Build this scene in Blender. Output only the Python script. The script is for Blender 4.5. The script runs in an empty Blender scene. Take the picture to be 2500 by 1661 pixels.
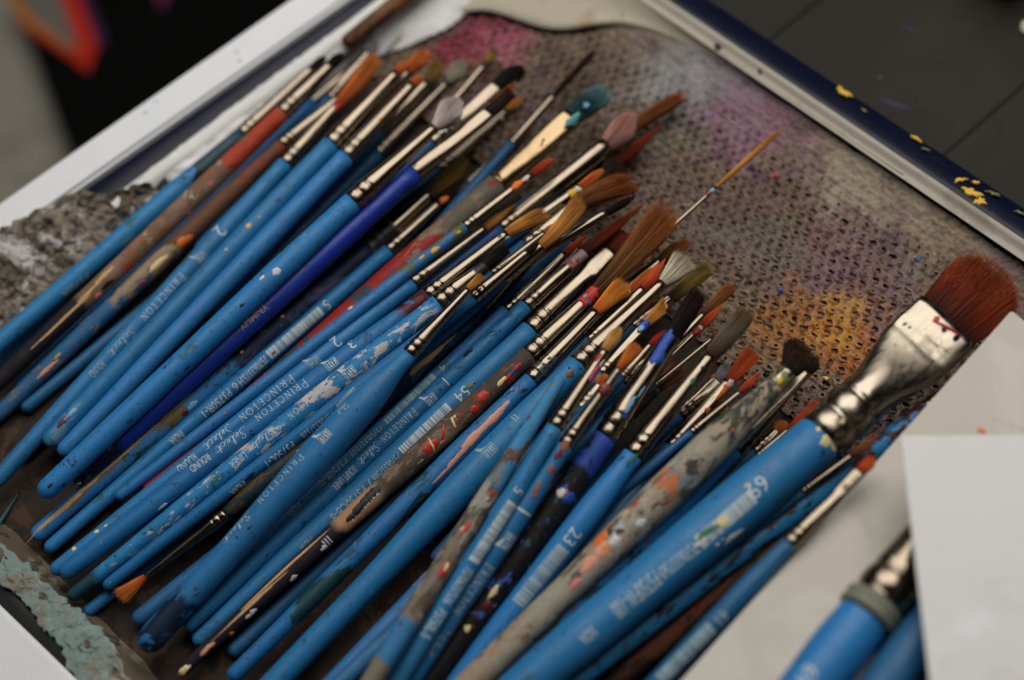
import bpy, bmesh, math, random
import numpy as np
from mathutils import Vector, Matrix, noise as mnoise

# ---------------------------------------------------------------- camera, light, exposure
SC = bpy.context.scene
MM = 0.001
W0, H0 = 2500.0, 1661.0                       # size of the photograph the measurements refer to
TH = math.radians(57.5)
ROLL_S, ROLL_C = 0.196, 0.9806
LENS = 50.0
FPX = LENS / 36.0 * W0
_F = np.array([0.0, math.cos(TH), -math.sin(TH)])
_r = np.array([1.0, 0.0, 0.0])
_u = np.array([0.0, math.sin(TH), math.cos(TH)])
_R = ROLL_C * _r - ROLL_S * _u
_U = ROLL_S * _r + ROLL_C * _u
CAM = np.array([0.0, 0.0, 12.0]) - _F * 430.0   # millimetres

def ray(px, py):
    return _F + (px - W0 / 2) / FPX * _R + (H0 / 2 - py) / FPX * _U

def at(px, py, z):
    """the point (mm) at height z that the photograph shows at pixel px,py"""
    d = ray(px, py)
    return CAM + d * ((z - CAM[2]) / d[2])

def depth(P):
    return float(np.dot(np.asarray(P) - CAM, _F))

cam_d = bpy.data.cameras.new("camera")
cam_d.lens = LENS; cam_d.sensor_width = 36.0; cam_d.sensor_fit = 'HORIZONTAL'
cam_d.clip_start = 0.01; cam_d.clip_end = 50.0
cam = bpy.data.objects.new("camera", cam_d)
SC.collection.objects.link(cam)
M = Matrix(((_R[0], _U[0], -_F[0], CAM[0] * MM), (_R[1], _U[1], -_F[1], CAM[1] * MM),
            (_R[2], _U[2], -_F[2], CAM[2] * MM), (0, 0, 0, 1)))
cam.matrix_world = M
cam_d.dof.use_dof = True
cam_d.dof.focus_distance = 0.417
cam_d.dof.aperture_fstop = 4.6
SC.camera = cam

world = bpy.data.worlds.new("World"); SC.world = world; world.use_nodes = True
bg = world.node_tree.nodes["Background"]
bg.inputs[0].default_value = (1.0, 0.93, 0.84, 1); bg.inputs[1].default_value = 0.006

def area(name, loc, aim, sx, sy, power, col):
    l = bpy.data.lights.new(name, 'AREA'); l.shape = 'RECTANGLE'; l.size = sx; l.size_y = sy
    l.energy = power; l.color = col
    o = bpy.data.objects.new(name, l); SC.collection.objects.link(o)
    o.location = loc
    d = Vector(aim) - Vector(loc)
    o.rotation_euler = d.to_track_quat('-Z', 'Y').to_euler()
    return o
area("window_light", (0.12, 0.26, 0.68), (0.02, 0.05, 0.0), 0.84, 0.66, 6.2, (1.0, 0.962, 0.905))
area("side_fill_light", (-0.85, 0.10, 0.60), (0.0, 0.02, 0.0), 0.45, 0.8, 0.35, (0.78, 0.86, 1.0))  # added bluish fill for the ferrules' left edges, no window there

SC.view_settings.view_transform = 'Standard'
SC.view_settings.look = 'None'
SC.view_settings.exposure = 0.0
SC.view_settings.gamma = 1.0
SC.cycles.use_denoising = True
SC.cycles.max_bounces = 8
SC.cycles.diffuse_bounces = 1
SC.cycles.caustics_reflective = False
SC.cycles.caustics_refractive = False

# ---------------------------------------------------------------- helpers
COL = SC.collection
rnd = random.Random(11)

def lin(r, g, b):
    f = lambda c: (c / 255 / 12.92) if c / 255 <= 0.04045 else ((c / 255 + 0.055) / 1.055) ** 2.4
    return (f(r), f(g), f(b), 1.0)

def newmesh(name, verts, faces, mat, parent=None, smooth=True):
    me = bpy.data.meshes.new(name)
    me.from_pydata([tuple(float(c) for c in v) for v in verts], [], faces)
    if smooth:
        me.polygons.foreach_set("use_smooth", [True] * len(me.polygons))
    me.update()
    o = bpy.data.objects.new(name, me); COL.objects.link(o)
    if mat: me.materials.append(mat)
    if parent is not None: o.parent = parent
    return o

def tag(o, label=None, cat=None, group=None, kind=None):
    if label: o['label'] = label
    if cat: o['category'] = cat
    if group: o['group'] = group
    if kind: o['kind'] = kind
    return o

def empty(name, loc=(0, 0, 0)):
    o = bpy.data.objects.new(name, None); COL.objects.link(o)
    o.empty_display_size = 0.01; o.location = loc
    return o

# ---- node material helper
class NM:
    def __init__(s, name):
        s.m = bpy.data.materials.new(name); s.m.use_nodes = True
        s.nt = s.m.node_tree; s.b = s.nt.nodes["Principled BSDF"]
        s.tc = s.nt.nodes.new("ShaderNodeTexCoord")
    def n(s, t, **kw):
        nd = s.nt.nodes.new(t)
        for k, v in kw.items():
            if k.startswith('i_'):
                key = k[2:]
                nd.inputs[int(key) if key.isdigit() else key].default_value = v
            else: setattr(nd, k, v)
        return nd
    def l(s, a, b): s.nt.links.new(a, b)
    def noise(s, scale, detail=4, rough=0.6, stretch=(1, 1, 1), off=(0, 0, 0), coord='Object', dist=0.0):
        mp = s.n("ShaderNodeMapping"); mp.inputs['Scale'].default_value = stretch
        mp.inputs['Location'].default_value = off
        s.l(s.tc.outputs[coord], mp.inputs[0])
        nz = s.n("ShaderNodeTexNoise"); nz.inputs['Scale'].default_value = scale
        nz.inputs['Detail'].default_value = detail; nz.inputs['Roughness'].default_value = rough
        nz.inputs['Distortion'].default_value = dist
        s.l(mp.outputs[0], nz.inputs['Vector'])
        return nz.outputs['Fac']
    def math(s, op, a, b=None, c=None, clamp=False):
        nd = s.n("ShaderNodeMath", operation=op, use_clamp=clamp)
        for i, v in enumerate((a, b, c)):
            if v is None: continue
            if isinstance(v, (int, float)): nd.inputs[i].default_value = v
            else: s.l(v, nd.inputs[i])
        return nd.outputs[0]
    def step(s, v, a, b, lo=0.0, hi=1.0):
        nd = s.n("ShaderNodeMapRange", interpolation_type='SMOOTHSTEP')
        s.l(v, nd.inputs[0]); nd.inputs[1].default_value = a; nd.inputs[2].default_value = b
        nd.inputs[3].default_value = lo; nd.inputs[4].default_value = hi
        return nd.outputs[0]
    def mix(s, f, a, b):
        nd = s.n("ShaderNodeMix", data_type='RGBA')
        for i, v in ((0, f), (6, a), (7, b)):
            if isinstance(v, (int, float)): nd.inputs[i].default_value = v
            elif isinstance(v, tuple): nd.inputs[i].default_value = v
            else: s.l(v, nd.inputs[i])
        return nd.outputs[2]
    def bump(s, h, strength=0.3, dist=0.0003):
        nd = s.n("ShaderNodeBump"); nd.inputs['Strength'].default_value = strength
        nd.inputs['Distance'].default_value = dist
        s.l(h, nd.inputs['Height']); s.l(nd.outputs[0], s.b.inputs['Normal'])
    def xyz(s, coord='Object'):
        sp = s.n("ShaderNodeSeparateXYZ"); s.l(s.tc.outputs[coord], sp.inputs[0]); return sp.outputs
    def set(s, col=None, rough=None, metal=None, spec=None):
        for k, v in (('Base Color', col), ('Roughness', rough), ('Metallic', metal), ('Specular IOR Level', spec)):
            if v is None: continue
            if isinstance(v, (int, float, tuple)): s.b.inputs[k].default_value = v
            else: s.l(v, s.b.inputs[k])
        return s.m

def plain(name, col, rough=0.6, var=0.15, scale=150, bump=0.0, spec=0.4):
    k = NM(name)
    f = k.noise(scale, 5, 0.65)
    dark = tuple(c * (1 - var) for c in col[:3]) + (1,); lite = tuple(min(1, c * (1 + var)) for c in col[:3]) + (1,)
    c = k.mix(f, dark, lite)
    if bump: k.bump(f, bump)
    return k.set(c, rough, spec=spec)

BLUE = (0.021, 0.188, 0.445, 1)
WOOD = (0.46, 0.30, 0.17, 1)
INK_W = plain("white_print", (0.50, 0.58, 0.62, 1), 0.6, 0.22, 2500)
INK_F = plain("faded_print", (0.30, 0.42, 0.47, 1), 0.6, 0.3, 2500)
INK_G = plain("gold_print", (0.34, 0.24, 0.09, 1), 0.5, 0.5, 1800)
INK_K = plain("dark_print", (0.02, 0.012, 0.03, 1), 0.5, 0.2, 1500)
INK_P = plain("violet_print", (0.16, 0.10, 0.22, 1), 0.5, 0.2, 1500)

PAINT = {}
def paint(name, rgb, rough=0.45, var=0.25, scale=900, bump=0.5):
    if name not in PAINT:
        PAINT[name] = plain(name + "_paint", lin(*rgb), rough, var, scale, bump)
    return PAINT[name]
PC = dict(orange=(226, 112, 34), red=(176, 44, 30), pink=(222, 130, 130), salmon=(214, 150, 122), white=(212, 206, 205),
          yellow=(222, 176, 52), cream=(226, 205, 150), green=(40, 110, 78), teal=(90, 160, 160), navy=(20, 28, 62),
          black=(14, 14, 18), darkred=(100, 18, 20), ublue=(34, 74, 170), lblue=(120, 175, 215), grey=(140, 138, 130),
          wood=(200, 158, 112), hotpink=(206, 70, 130), maroon=(62, 14, 22), brown=(110, 66, 40), magenta=(190, 40, 100),
          violet=(90, 70, 130), olive=(110, 110, 60), rust=(140, 84, 60))
def pm(c): return paint(c, PC[c])

def handle_mat(name, base=BLUE, rough=0.32, layers=(), seed=0, L=150.0, specks=0.5):
    """painted wooden handle; layers = (colour, t0, t1, noise scale, threshold, lengthwise squeeze) over the handle's length"""
    k = NM(name)
    off = (seed * 0.137, seed * 0.071, seed * 0.211)
    rv_ = random.Random(seed * 101)
    vv_ = rv_.uniform(0.78, 1.12)
    base = (base[0] * vv_ * rv_.uniform(.8, 1.25), base[1] * vv_ * rv_.uniform(.92, 1.06), base[2] * vv_, 1)
    v = k.noise(60, 4, 0.6, (1, 1, 0.25), off)
    c = k.mix(v, tuple(x * 0.86 for x in base[:3]) + (1,), tuple(min(1, x * 1.12) for x in base[:3]) + (1,))
    # fine grime specks and thin scratches
    sp = k.step(k.noise(900, 3, 0.6, (1, 1, 0.6), off), 0.665 - 0.05 * specks, 0.69 - 0.05 * specks)
    c = k.mix(k.math('MULTIPLY', sp, 0.65), c, (0.012, 0.022, 0.035, 1))
    gr = k.step(k.noise(140, 6, 0.7, (1, 1, 0.3), (off[1], off[2], off[0])), 0.56, 0.76, 0, 0.28 + 0.3 * specks)
    c = k.mix(gr, c, (base[0] * 0.45 + 0.01, base[1] * 0.42 + 0.008, base[2] * 0.34, 1))
    # scratches along the handle and greasy paint films
    sc_ = k.step(k.noise(700, 4, 0.75, (1, 1, 0.05), (off[2], off[0], off[1])), 0.62, 0.66, 0, 0.4)
    c = k.mix(sc_, c, (base[0] * 1.5 + 0.03, base[1] * 1.25 + 0.03, min(1, base[2] * 1.1 + 0.03), 1))
    fl = k.step(k.noise(45, 5, 0.7, (1, 1, 0.4), (off[1] * 2, off[0], 3)), 0.52, 0.68, 0, 0.15 + 0.4 * specks)
    c = k.mix(fl, c, (base[0] * 0.5 + 0.012, base[1] * 0.6, base[2] * 0.45, 1))
    # flecks of studio paint
    for fi, (fc, fs, ft) in enumerate((((0.42, 0.40, 0.36, 1), 420, 0.735), ((0.01, 0.02, 0.05, 1), 330, 0.70), ((0.20, 0.12, 0.06, 1), 380, 0.735), ((0.02, 0.10, 0.12, 1), 150, 0.68))):
        fm = k.step(k.noise(fs, 4, 0.7, (1, 1, 0.6), (off[0] + fi * 0.6, off[2] + fi, off[1])), ft - 0.06 * specks, ft + 0.012 - 0.06 * specks)
        c = k.mix(k.math('MULTIPLY', fm, 0.85), c, fc)
    z = k.xyz()[2]
    h = None
    for i, (col, t0, t1, sc, th, sq) in enumerate(layers):
        nz = k.noise(sc, 6, 0.68, (1, 1, sq), (off[2] + i * 0.31, off[0] + i * 0.17, off[1] - i * 0.23), dist=0.6)
        mask = k.step(nz, th - 0.012, th + 0.012)
        warp = k.math('MULTIPLY', k.math('SUBTRACT', k.noise(160, 4, 0.6, (1, 1, 0.7), (i * 0.7, 0, seed * 0.3)), 0.5), 0.05 * L * MM)
        zz = k.math('ADD', z, warp)
        e = 0.012 * L * MM
        win = k.math('MULTIPLY', k.step(zz, t0 * L * MM - e, t0 * L * MM + e), k.step(zz, t1 * L * MM - e, t1 * L * MM + e, 1, 0))
        mask = k.math('MULTIPLY', mask, win)
        cc = col
        vv = k.noise(420, 5, 0.7, (1, 1, 0.6), (i * 0.9, off[0], 0.1))
        cl = k.mix(vv, tuple(x * 0.6 for x in cc[:3]) + (1,), tuple(min(1, x * 1.3) for x in cc[:3]) + (1,))
        c = k.mix(mask, c, cl)
        h = mask if h is None else k.math('ADD', h, mask)
    rg = k.step(k.noise(220, 3, 0.6, off=off), 0.3, 0.8, rough + 0.10, rough + 0.3)
    hb = k.math('MULTIPLY', k.noise(330, 4, 0.6, (1, 1, 0.3), off), 0.35)
    if h is not None: hb = k.math('ADD', hb, k.math('MULTIPLY', h, 0.8))
    k.bump(hb, 0.35, 0.00025)
    return k.set(c, rg, spec=0.36)

def ferrule_mat(name, seed=0, layers=(), L=30.0, rg0=0.17, tint=(0.285, 0.234, 0.175)):
    k = NM(name)
    off = (seed * 0.19, seed * 0.11, 0.07 * seed)
    v = k.noise(240, 4, 0.6, (1, 1, 0.12), off)
    c = k.mix(v, tuple(x * 0.72 for x in tint) + (1,), tint + (1,))
    met = 1.0; rg = k.step(k.noise(500, 4, 0.7, (1, 1, 0.2), off), 0.3, 0.8, rg0, rg0 + 0.2)
    grime = k.step(k.noise(380, 5, 0.7, off=off), 0.60, 0.70)
    c = k.mix(k.math('MULTIPLY', grime, 0.6), c, (0.10, 0.08, 0.06, 1))
    mt = None
    z = k.xyz()[2]
    for i, (col, t0, t1, sc, th, sq) in enumerate(layers):
        mask = k.step(k.noise(sc, 6, 0.7, (1, 1, sq), (off[0] + i * 0.4, i * 0.21, 0)), th - 0.01, th + 0.01)
        e = 0.03 * L * MM
        win = k.math('MULTIPLY', k.step(z, t0 - e, t0 + e), k.step(z, t1 - e, t1 + e, 1, 0))
        mask = k.math('MULTIPLY', mask, win)
        c = k.mix(mask, c, col)
        mt = mask if mt is None else k.math('MAXIMUM', mt, mask)
    if mt is not None:
        met = k.math('SUBTRACT', 1.0, mt)
        rg = k.math('ADD', rg, k.math('MULTIPLY', mt, 0.3))
    k.bump(k.noise(160, 3, 0.6, (1, 1, 0.15), off), 0.12, 0.0004)
    return k.set(c, rg, metal=met)

HAIR = {}
HC = dict(orange=((150, 66, 20), (196, 104, 40), (206, 124, 60)), gold=((150, 96, 40), (196, 134, 62), (176, 118, 56)),
          redbrown=((58, 16, 8), (136, 48, 18), (168, 78, 34)), red=((130, 42, 18), (186, 72, 32), (196, 88, 40)),
          brown=((72, 42, 20), (142, 90, 46), (176, 96, 40)), dark=((26, 14, 10), (52, 28, 16), (74, 40, 20)),
          maroon=((18, 8, 9), (34, 16, 16), (54, 22, 22)), black=((10, 9, 9), (18, 16, 15), (26, 22, 20)),
          grey=((70, 44, 36), (118, 108, 90), (134, 96, 56)), white=((166, 154, 130), (196, 186, 164), (176, 164, 142)),
          olive=((60, 52, 24), (128, 100, 44), (104, 90, 46)), pink=((150, 108, 98), (188, 138, 126), (182, 126, 116)),
          paleblob=((190, 176, 170), (206, 192, 188), (186, 172, 166)), teal=((30, 66, 66), (26, 62, 66), (110, 156, 160)),
          drab=((110, 108, 92), (150, 146, 128), (140, 134, 110)), redpaint=((130, 20, 16), (176, 34, 24), (150, 26, 20)),
          mauve=((120, 112, 118), (150, 142, 150), (110, 100, 110)), tan=((150, 112, 66), (200, 152, 84), (176, 122, 60)),
          bright=((176, 74, 16), (236, 130, 42), (228, 132, 52)))
def hair_mat(c):
    if c in HAIR: return HAIR[c]
    k = NM("bristle_" + c)
    at_ = k.n("ShaderNodeAttribute", attribute_name="hairt")
    sp = k.n("ShaderNodeSeparateColor"); k.l(at_.outputs['Color'], sp.inputs[0])
    cr = k.n("ShaderNodeValToRGB")
    e = cr.color_ramp.elements
    a, b, d = (tuple(min(1.0, v * (0.8 if c in ('black', 'maroon', 'dark') else 1.15 if c in ('redbrown', 'brown', 'grey') else 1.6)) for v in lin(*x)[:3]) + (1,) for x in HC[c])
    e[0].color = a; e[0].position = 0.0; e[1].color = d; e[1].position = 1.0
    m_ = e.new(0.4); m_.color = b
    k.l(sp.outputs[0], cr.inputs[0])
    col = k.mix(sp.outputs[1], k.mix(0.5, cr.outputs[0], (0.006, 0.004, 0.003, 1)), cr.outputs[0])
    HAIR[c] = k.set(col, 0.5, spec=0.16)
    return HAIR[c]
# ---------------------------------------------------------------- the tray, the boards and the table
def line_meet(a, b_, c, d, z):
    A, Bq, Cq, Dq = (at(*p, z) for p in (a, b_, c, d))
    u = Bq - A; v = Dq - Cq; w = Cq - A
    t = (w[0] * v[1] - w[1] * v[0]) / (u[0] * v[1] - u[1] * v[0])
    return A + u * t
RIMZ = 14.0
# the lip's outer edge in the photograph: right (far) side, left side, near-left side
far0, far1 = (1634, 0), (2500, 582)
lef0, lef1 = (0, 685), (700, 162)
nea0, nea1 = (0, 1400), (250, 1661)
K0 = line_meet(far0, far1, lef0, lef1, RIMZ)          # far corner (above the frame)
K1 = line_meet(lef0, lef1, nea0, nea1, RIMZ)          # near-left corner
e2 = at(*far1, RIMZ) - K0; e2 /= np.linalg.norm(e2)   # along the far side
e1 = K1 - K0; L1 = np.linalg.norm(e1); e1 /= L1       # along the left side
e3 = at(*nea1, RIMZ) - K1; e3 /= np.linalg.norm(e3)
L2 = 330.0
K3 = K0 + e2 * L2
K2 = K1 + e3 * 330.0
CEN = (K0 + K1 + K2 + K3) / 4

def strip(name, P, Q, prof, mat, parent, n=60, wob=0.0, inward=None, smooth=True, ext=(0, 0)):
    """sweep a profile [(inward distance, z)] from P to Q"""
    d = Q - P; Ld = np.linalg.norm(d); d = d / Ld
    nv = np.array([-d[1], d[0], 0.0])
    if np.dot(nv, CEN - P) < 0: nv = -nv
    V, Fc = [], []
    for i in range(n + 1):
        s = -ext[0] + (Ld + ext[0] + ext[1]) * i / n
        for j, (a, z) in enumerate(prof):
            p = P + d * s + nv * a
            w = wob * mnoise.noise(Vector((p[0] * 0.11, p[1] * 0.11, j * 0.7)))
            V.append(((p[0] + nv[0] * w) * MM, (p[1] + nv[1] * w) * MM, (z + w * 0.6) * MM))
    m = len(prof)
    for i in range(n):
        for j in range(m - 1):
            Fc.append((i * m + j, i * m + j + 1, (i + 1) * m + j + 1, (i + 1) * m + j))
    return newmesh(name, V, Fc, mat, parent, smooth)

def dirty_white(name, base, stains, rough=0.55):
    k = NM(name)
    c = k.mix(k.noise(60, 5, 0.6), tuple(x * 0.9 for x in base[:3]) + (1,), base)
    for i, (col, sc, th, amt) in enumerate(stains):
        mk = k.step(k.noise(sc, 6, 0.7, off=(i * 0.37, i * 0.21, 0), dist=0.5), th - 0.03, th + 0.05)
        c = k.mix(k.math('MULTIPLY', mk, amt), c, col)
    k.bump(k.noise(260, 5, 0.7), 0.25, 0.0005)
    return k.set(c, rough, spec=0.22)

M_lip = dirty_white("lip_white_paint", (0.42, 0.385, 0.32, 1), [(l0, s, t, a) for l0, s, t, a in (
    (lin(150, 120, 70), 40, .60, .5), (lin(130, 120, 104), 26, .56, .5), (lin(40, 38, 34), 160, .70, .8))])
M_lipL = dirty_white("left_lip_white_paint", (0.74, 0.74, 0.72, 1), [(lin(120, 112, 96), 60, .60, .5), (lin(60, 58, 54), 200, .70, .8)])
M_navy = dirty_white("navy_enamel", (0.004, 0.006, 0.022, 1), [(lin(36, 36, 34), 120, .62, .45), (lin(44, 60, 30), 220, .70, .8)], 0.38)
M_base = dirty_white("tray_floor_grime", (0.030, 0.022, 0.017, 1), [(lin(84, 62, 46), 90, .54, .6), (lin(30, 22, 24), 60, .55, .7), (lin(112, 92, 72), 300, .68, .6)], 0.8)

tray = empty("paint_tray", tuple(CEN * MM * np.array([1, 1, 0])))
tag(tray, "shallow navy-edged tray with a stained white lining holding the brushes", "tray")
tray_off = -np.array(tuple(CEN * MM * np.array([1, 1, 0])))
def under(o, par):
    o.parent = par; o.matrix_parent_inverse = par.matrix_world.inverted()
    return o
tray.matrix_world = Matrix.Translation(tray.location)
def T(o): return under(o, tray)

# floor of the tray
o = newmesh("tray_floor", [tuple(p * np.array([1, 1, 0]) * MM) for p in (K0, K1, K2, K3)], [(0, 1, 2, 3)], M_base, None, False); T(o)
# far (right) side: enamelled outer edge, white lip, sloping lining
o = strip("navy_rim", K0, K3, [(-12.5, -14.0), (-12.2, 9.0), (-11.4, 10.6), (-3, 12.0), (-0.6, 12.2), (-0.2, 11.5), (0.0, 4)], M_navy, None, 70, 0.25, ext=(9.5, 0)); T(o)
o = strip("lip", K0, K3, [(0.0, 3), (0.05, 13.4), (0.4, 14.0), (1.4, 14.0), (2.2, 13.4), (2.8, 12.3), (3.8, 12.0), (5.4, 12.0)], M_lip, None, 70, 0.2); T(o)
# left side
o = strip("navy_rim", K0, K1, [(-16.5, -14.0), (-16.2, 12.2), (-6.4, 12.0), (-1.5, 11.6), (-0.3, 11.0), (0, 4)], M_navy, None, 70, 0.25); T(o)
KC = line_meet(lef0, lef1, (0, 270), (500, 690), RIMZ)
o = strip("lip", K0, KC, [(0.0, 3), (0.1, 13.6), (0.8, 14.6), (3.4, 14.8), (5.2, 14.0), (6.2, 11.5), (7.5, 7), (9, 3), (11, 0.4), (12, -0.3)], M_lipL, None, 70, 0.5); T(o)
# near-left side
o = strip("navy_rim", K1, K2, [(-6.5, -14.0), (-6.2, 8.0), (-5.5, 9.0), (-1.5, 9.5), (-0.3, 9.0), (0, 2)], plain("black_enamel", (0.01, 0.01, 0.011, 1), .5, .3), None, 50, 0.3); T(o)
o = strip("lip", K1, K2, [(0.0, 2), (0.1, 9.6), (1, 10.6), (4, 10.6), (6, 8.5), (8, 4), (10, 0.6), (11, -0.3)], dirty_white("grubby_lip", lin(96, 84, 68), [(lin(120, 126, 112), 90, .55, .7), (lin(50, 42, 34), 120, .55, .8)], .7), None, 50, 0.8); T(o)

# side hidden under the white board
o = strip("navy_rim", K3, K2, [(-6.5, -14.0), (-6.2, 9.0), (-5.5, 10.5), (-0.3, 11.0), (0, 2)], M_navy, None, 50, 0.3); T(o)
o = strip("lip", K3, K2, [(0.0, 2), (0.1, 12.6), (1, 13.6), (3, 13.6), (5, 8.5), (7, 2), (8, -0.3)], M_lipL, None, 50, 0.3); T(o)
# --- perforated grip mat: real holes over the dark floor
def mat_material(lite=0.0):
    k = NM("grip_mat_paint")
    base = k.mix(k.noise(26, 5, 0.65), lin(74, 58, 44), lin(128, 106, 82))
    base = k.mix(k.step(k.noise(34, 5, .7, off=(3, 1, 0)), .46, .60, 0, .55), base, lin(98, 74, 84))
    base = k.mix(k.step(k.noise(52, 5, .7, off=(1, 5, 0)), .52, .64, 0, .5), base, lin(112, 108, 104))
    x, y, z_ = k.xyz()
    def blot(cx, cy, r, col, amt, seed, sc=110, th=.5):
        nonlocal base
        dx = k.math('SUBTRACT', x, cx * MM); dy = k.math('SUBTRACT', y, cy * MM)
        d = k.math('SQRT', k.math('ADD', k.math('MULTIPLY', dx, dx), k.math('MULTIPLY', dy, dy)))
        wv = k.math('ADD', d, k.math('MULTIPLY', k.math('SUBTRACT', k.noise(sc, 5, .7, off=(seed, 0, 0)), .5), r * MM * 3.4))
        mk = k.math('MULTIPLY', k.step(wv, r * 0.35 * MM, r * 1.15 * MM, 1, 0), amt)
        base = k.mix(mk, base, col)
    def P(px, py): p = at(px, py, 2); return p[0], p[1]
    for (p, r, col, amt, sd) in (((1180, 90), 17, lin(120, 16, 56), .95, 1), ((1090, 130), 10, lin(124, 14, 46), .95, 2), ((1230, 120), 12, lin(160, 84, 104), .7, 3),
                                 ((1700, 210), 26, lin(126, 132, 140), .6, 4), ((1600, 190), 20, lin(150, 150, 150), .45, 14), ((1650, 330), 14, lin(84, 100, 76), .4, 5), ((1830, 320), 24, lin(128, 86, 112), .65, 6),
                                 ((1990, 640), 26, lin(122, 84, 96), .55, 7), ((2120, 740), 16, lin(116, 78, 92), .5, 17), ((1950, 790), 17, lin(150, 96, 28), .8, 8), ((2080, 830), 14, lin(158, 88, 24), .8, 9), ((2060, 770), 12, lin(190, 140, 50), .6, 19),
                                 ((1880, 590), 12, lin(84, 104, 80), .3, 10), ((1500, 140), 26, lin(104, 88, 70), .6, 11), ((1400, 200), 22, lin(86, 70, 56), .7, 12), ((2040, 300), 10, lin(110, 140, 116), .45, 13),
                                 ((2350, 560), 18, lin(150, 132, 104), .6, 15), ((1600, 470), 26, lin(96, 80, 66), .6, 16), ((2150, 420), 22, lin(158, 146, 126), .7, 18)):
        blot(*P(*p), r, col, amt, sd)
    # dried splashes and dirt with edges of their own
    for i, (col, sc, th, am) in enumerate(((lin(40, 34, 36), 190, .66, .8), (lin(170, 150, 120), 240, .64, .6), (lin(70, 46, 60), 110, .60, .6), (lin(196, 178, 150), 420, .67, .5), (lin(58, 110, 66), 150, .72, .7), (lin(190, 130, 40), 160, .735, .8), (lin(28, 80, 130), 130, .76, .9))):
        mk = k.step(k.noise(sc, 5, .7, off=(i * .63, .2 * i, 0)), th - .02, th + .03)
        base = k.mix(k.math('MULTIPLY', mk, am), base, col)
    if lite: base = k.mix(lite, base, lin(176, 150, 116))  # lightens the nubs: light on their raised rims put into the colour
    k.bump(k.noise(900, 4, .7), .5, .0004)
    return k.set(base, .5, spec=.4)
M_mat = mat_material()
VCUT = float(np.dot(at(1790, 895, 2) - K0, np.array([-e2[1], e2[0], 0.0])))  # mat cut short; the dark floor stands in for shade under the heads
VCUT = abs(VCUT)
def grip_mat():
    CU = 3.9; CV = 3.5; sub = 9                     # cell size along / across, mm
    nu, nv_ = 72, 40
    n1 = np.array([-e2[1], e2[0], 0.0])
    if np.dot(n1, CEN - K0) < 0: n1 = -n1
    V, Fc, idx = [], [], {}
    def height(u, v):
        # rises toward the far lip like a lining
        d = v
        zz = 1.6
        if d < 26: zz += 10.6 * (1 - d / 26.0) ** 1.7
        return zz
    def vert(i, j):
        key = (i, j)
        if key in idx: return idx[key]
        u = i / sub * CU; v = 4.8 + j / sub * CV
        # cells squeezed where the mat climbs
        ph_u = i / sub; ph_v = j / sub
        su = abs((ph_u + 0.5 * (int(ph_v) % 2)) % 1 - 0.5) * 2; sv = abs(ph_v % 1 - 0.5) * 2
        ridge = max(su ** 3, sv ** 3)
        nz = mnoise.noise(Vector((u * .13, v * .13, 1.0)))
        nz2 = mnoise.noise(Vector((u * .9, v * .9, 4.0)))
        knot = (su * sv) ** 4
        amp = min(1.0, max(0.15, (v - 6) / 22))
        side = max(0.0, (ph_v % 1) - 0.55) * 2.2 * (1 - min(1, abs(((ph_u + 0.5 * (int(ph_v) % 2)) % 1) - 0.5) * 2.6))
        z = height(u, v) + amp * (ridge * 0.6 + knot * 1.3 + side * 2.3 * (0.7 + 1.2 * nz2)) + 0.45 * nz + 0.40 * nz2
        du = 0.45 * mnoise.noise(Vector((u * .22, v * .22, 9))) ; dv = 0.5 * mnoise.noise(Vector((u * .22 + 7, v * .22, 3)))
        p = K0 + e2 * (u + du + 2) + n1 * (v + dv)
        idx[key] = len(V); V.append((p[0] * MM, p[1] * MM, z * MM))
        return idx[key]
    for i in range(nu * sub):
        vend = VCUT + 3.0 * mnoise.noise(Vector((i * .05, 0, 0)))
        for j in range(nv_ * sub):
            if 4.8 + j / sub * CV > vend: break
            uc = (i + .5) / sub; vc = (j + .5) / sub
            v = 4.8 + vc * CV; u = uc * CU
            a = abs((uc + 0.5 * (int(vc) % 2)) % 1 - 0.5); b_ = abs(vc % 1 - 0.5)
            # uc%1==0.5 is a cell centre
            fill = 0.5 + 0.8 * mnoise.noise(Vector((u * .06, v * .06, 21))) + 0.5 * mnoise.noise(Vector((int(uc + 0.5 * (int(vc) % 2)) * 1.7, int(vc) * 1.3, 5)))
            size = 0.33 - 0.20 * max(0, fill - .35)
            if v < 11: size = -1
            elif v < 24: size *= (v - 11) / 13
            wob_ = 0.30 * mnoise.noise(Vector((u * 0.55, v * 0.55, 31))) + 0.12 * mnoise.noise(Vector((u * 1.3, v * 1.3, 13)))
            size = size * (1 + 1.4 * wob_)
            cellr = mnoise.noise(Vector((math.floor(uc + 0.5 * (int(vc) % 2)) * 3.17, math.floor(vc) * 2.71, 77)))
            if cellr > 0.02: size *= 0.5
            hole = size > 0.05 and (a / (size * 1.0)) ** 2.2 + (b_ / (size * 0.9)) ** 2.2 < 1
            if not hole:
                Fc.append((vert(i, j), vert(i + 1, j), vert(i + 1, j + 1), vert(i, j + 1)))
    o = newmesh("grip_mat", V, Fc, M_mat)
    o['kind'] = 'stuff'
    return o
gm = grip_mat(); T(gm)
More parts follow.
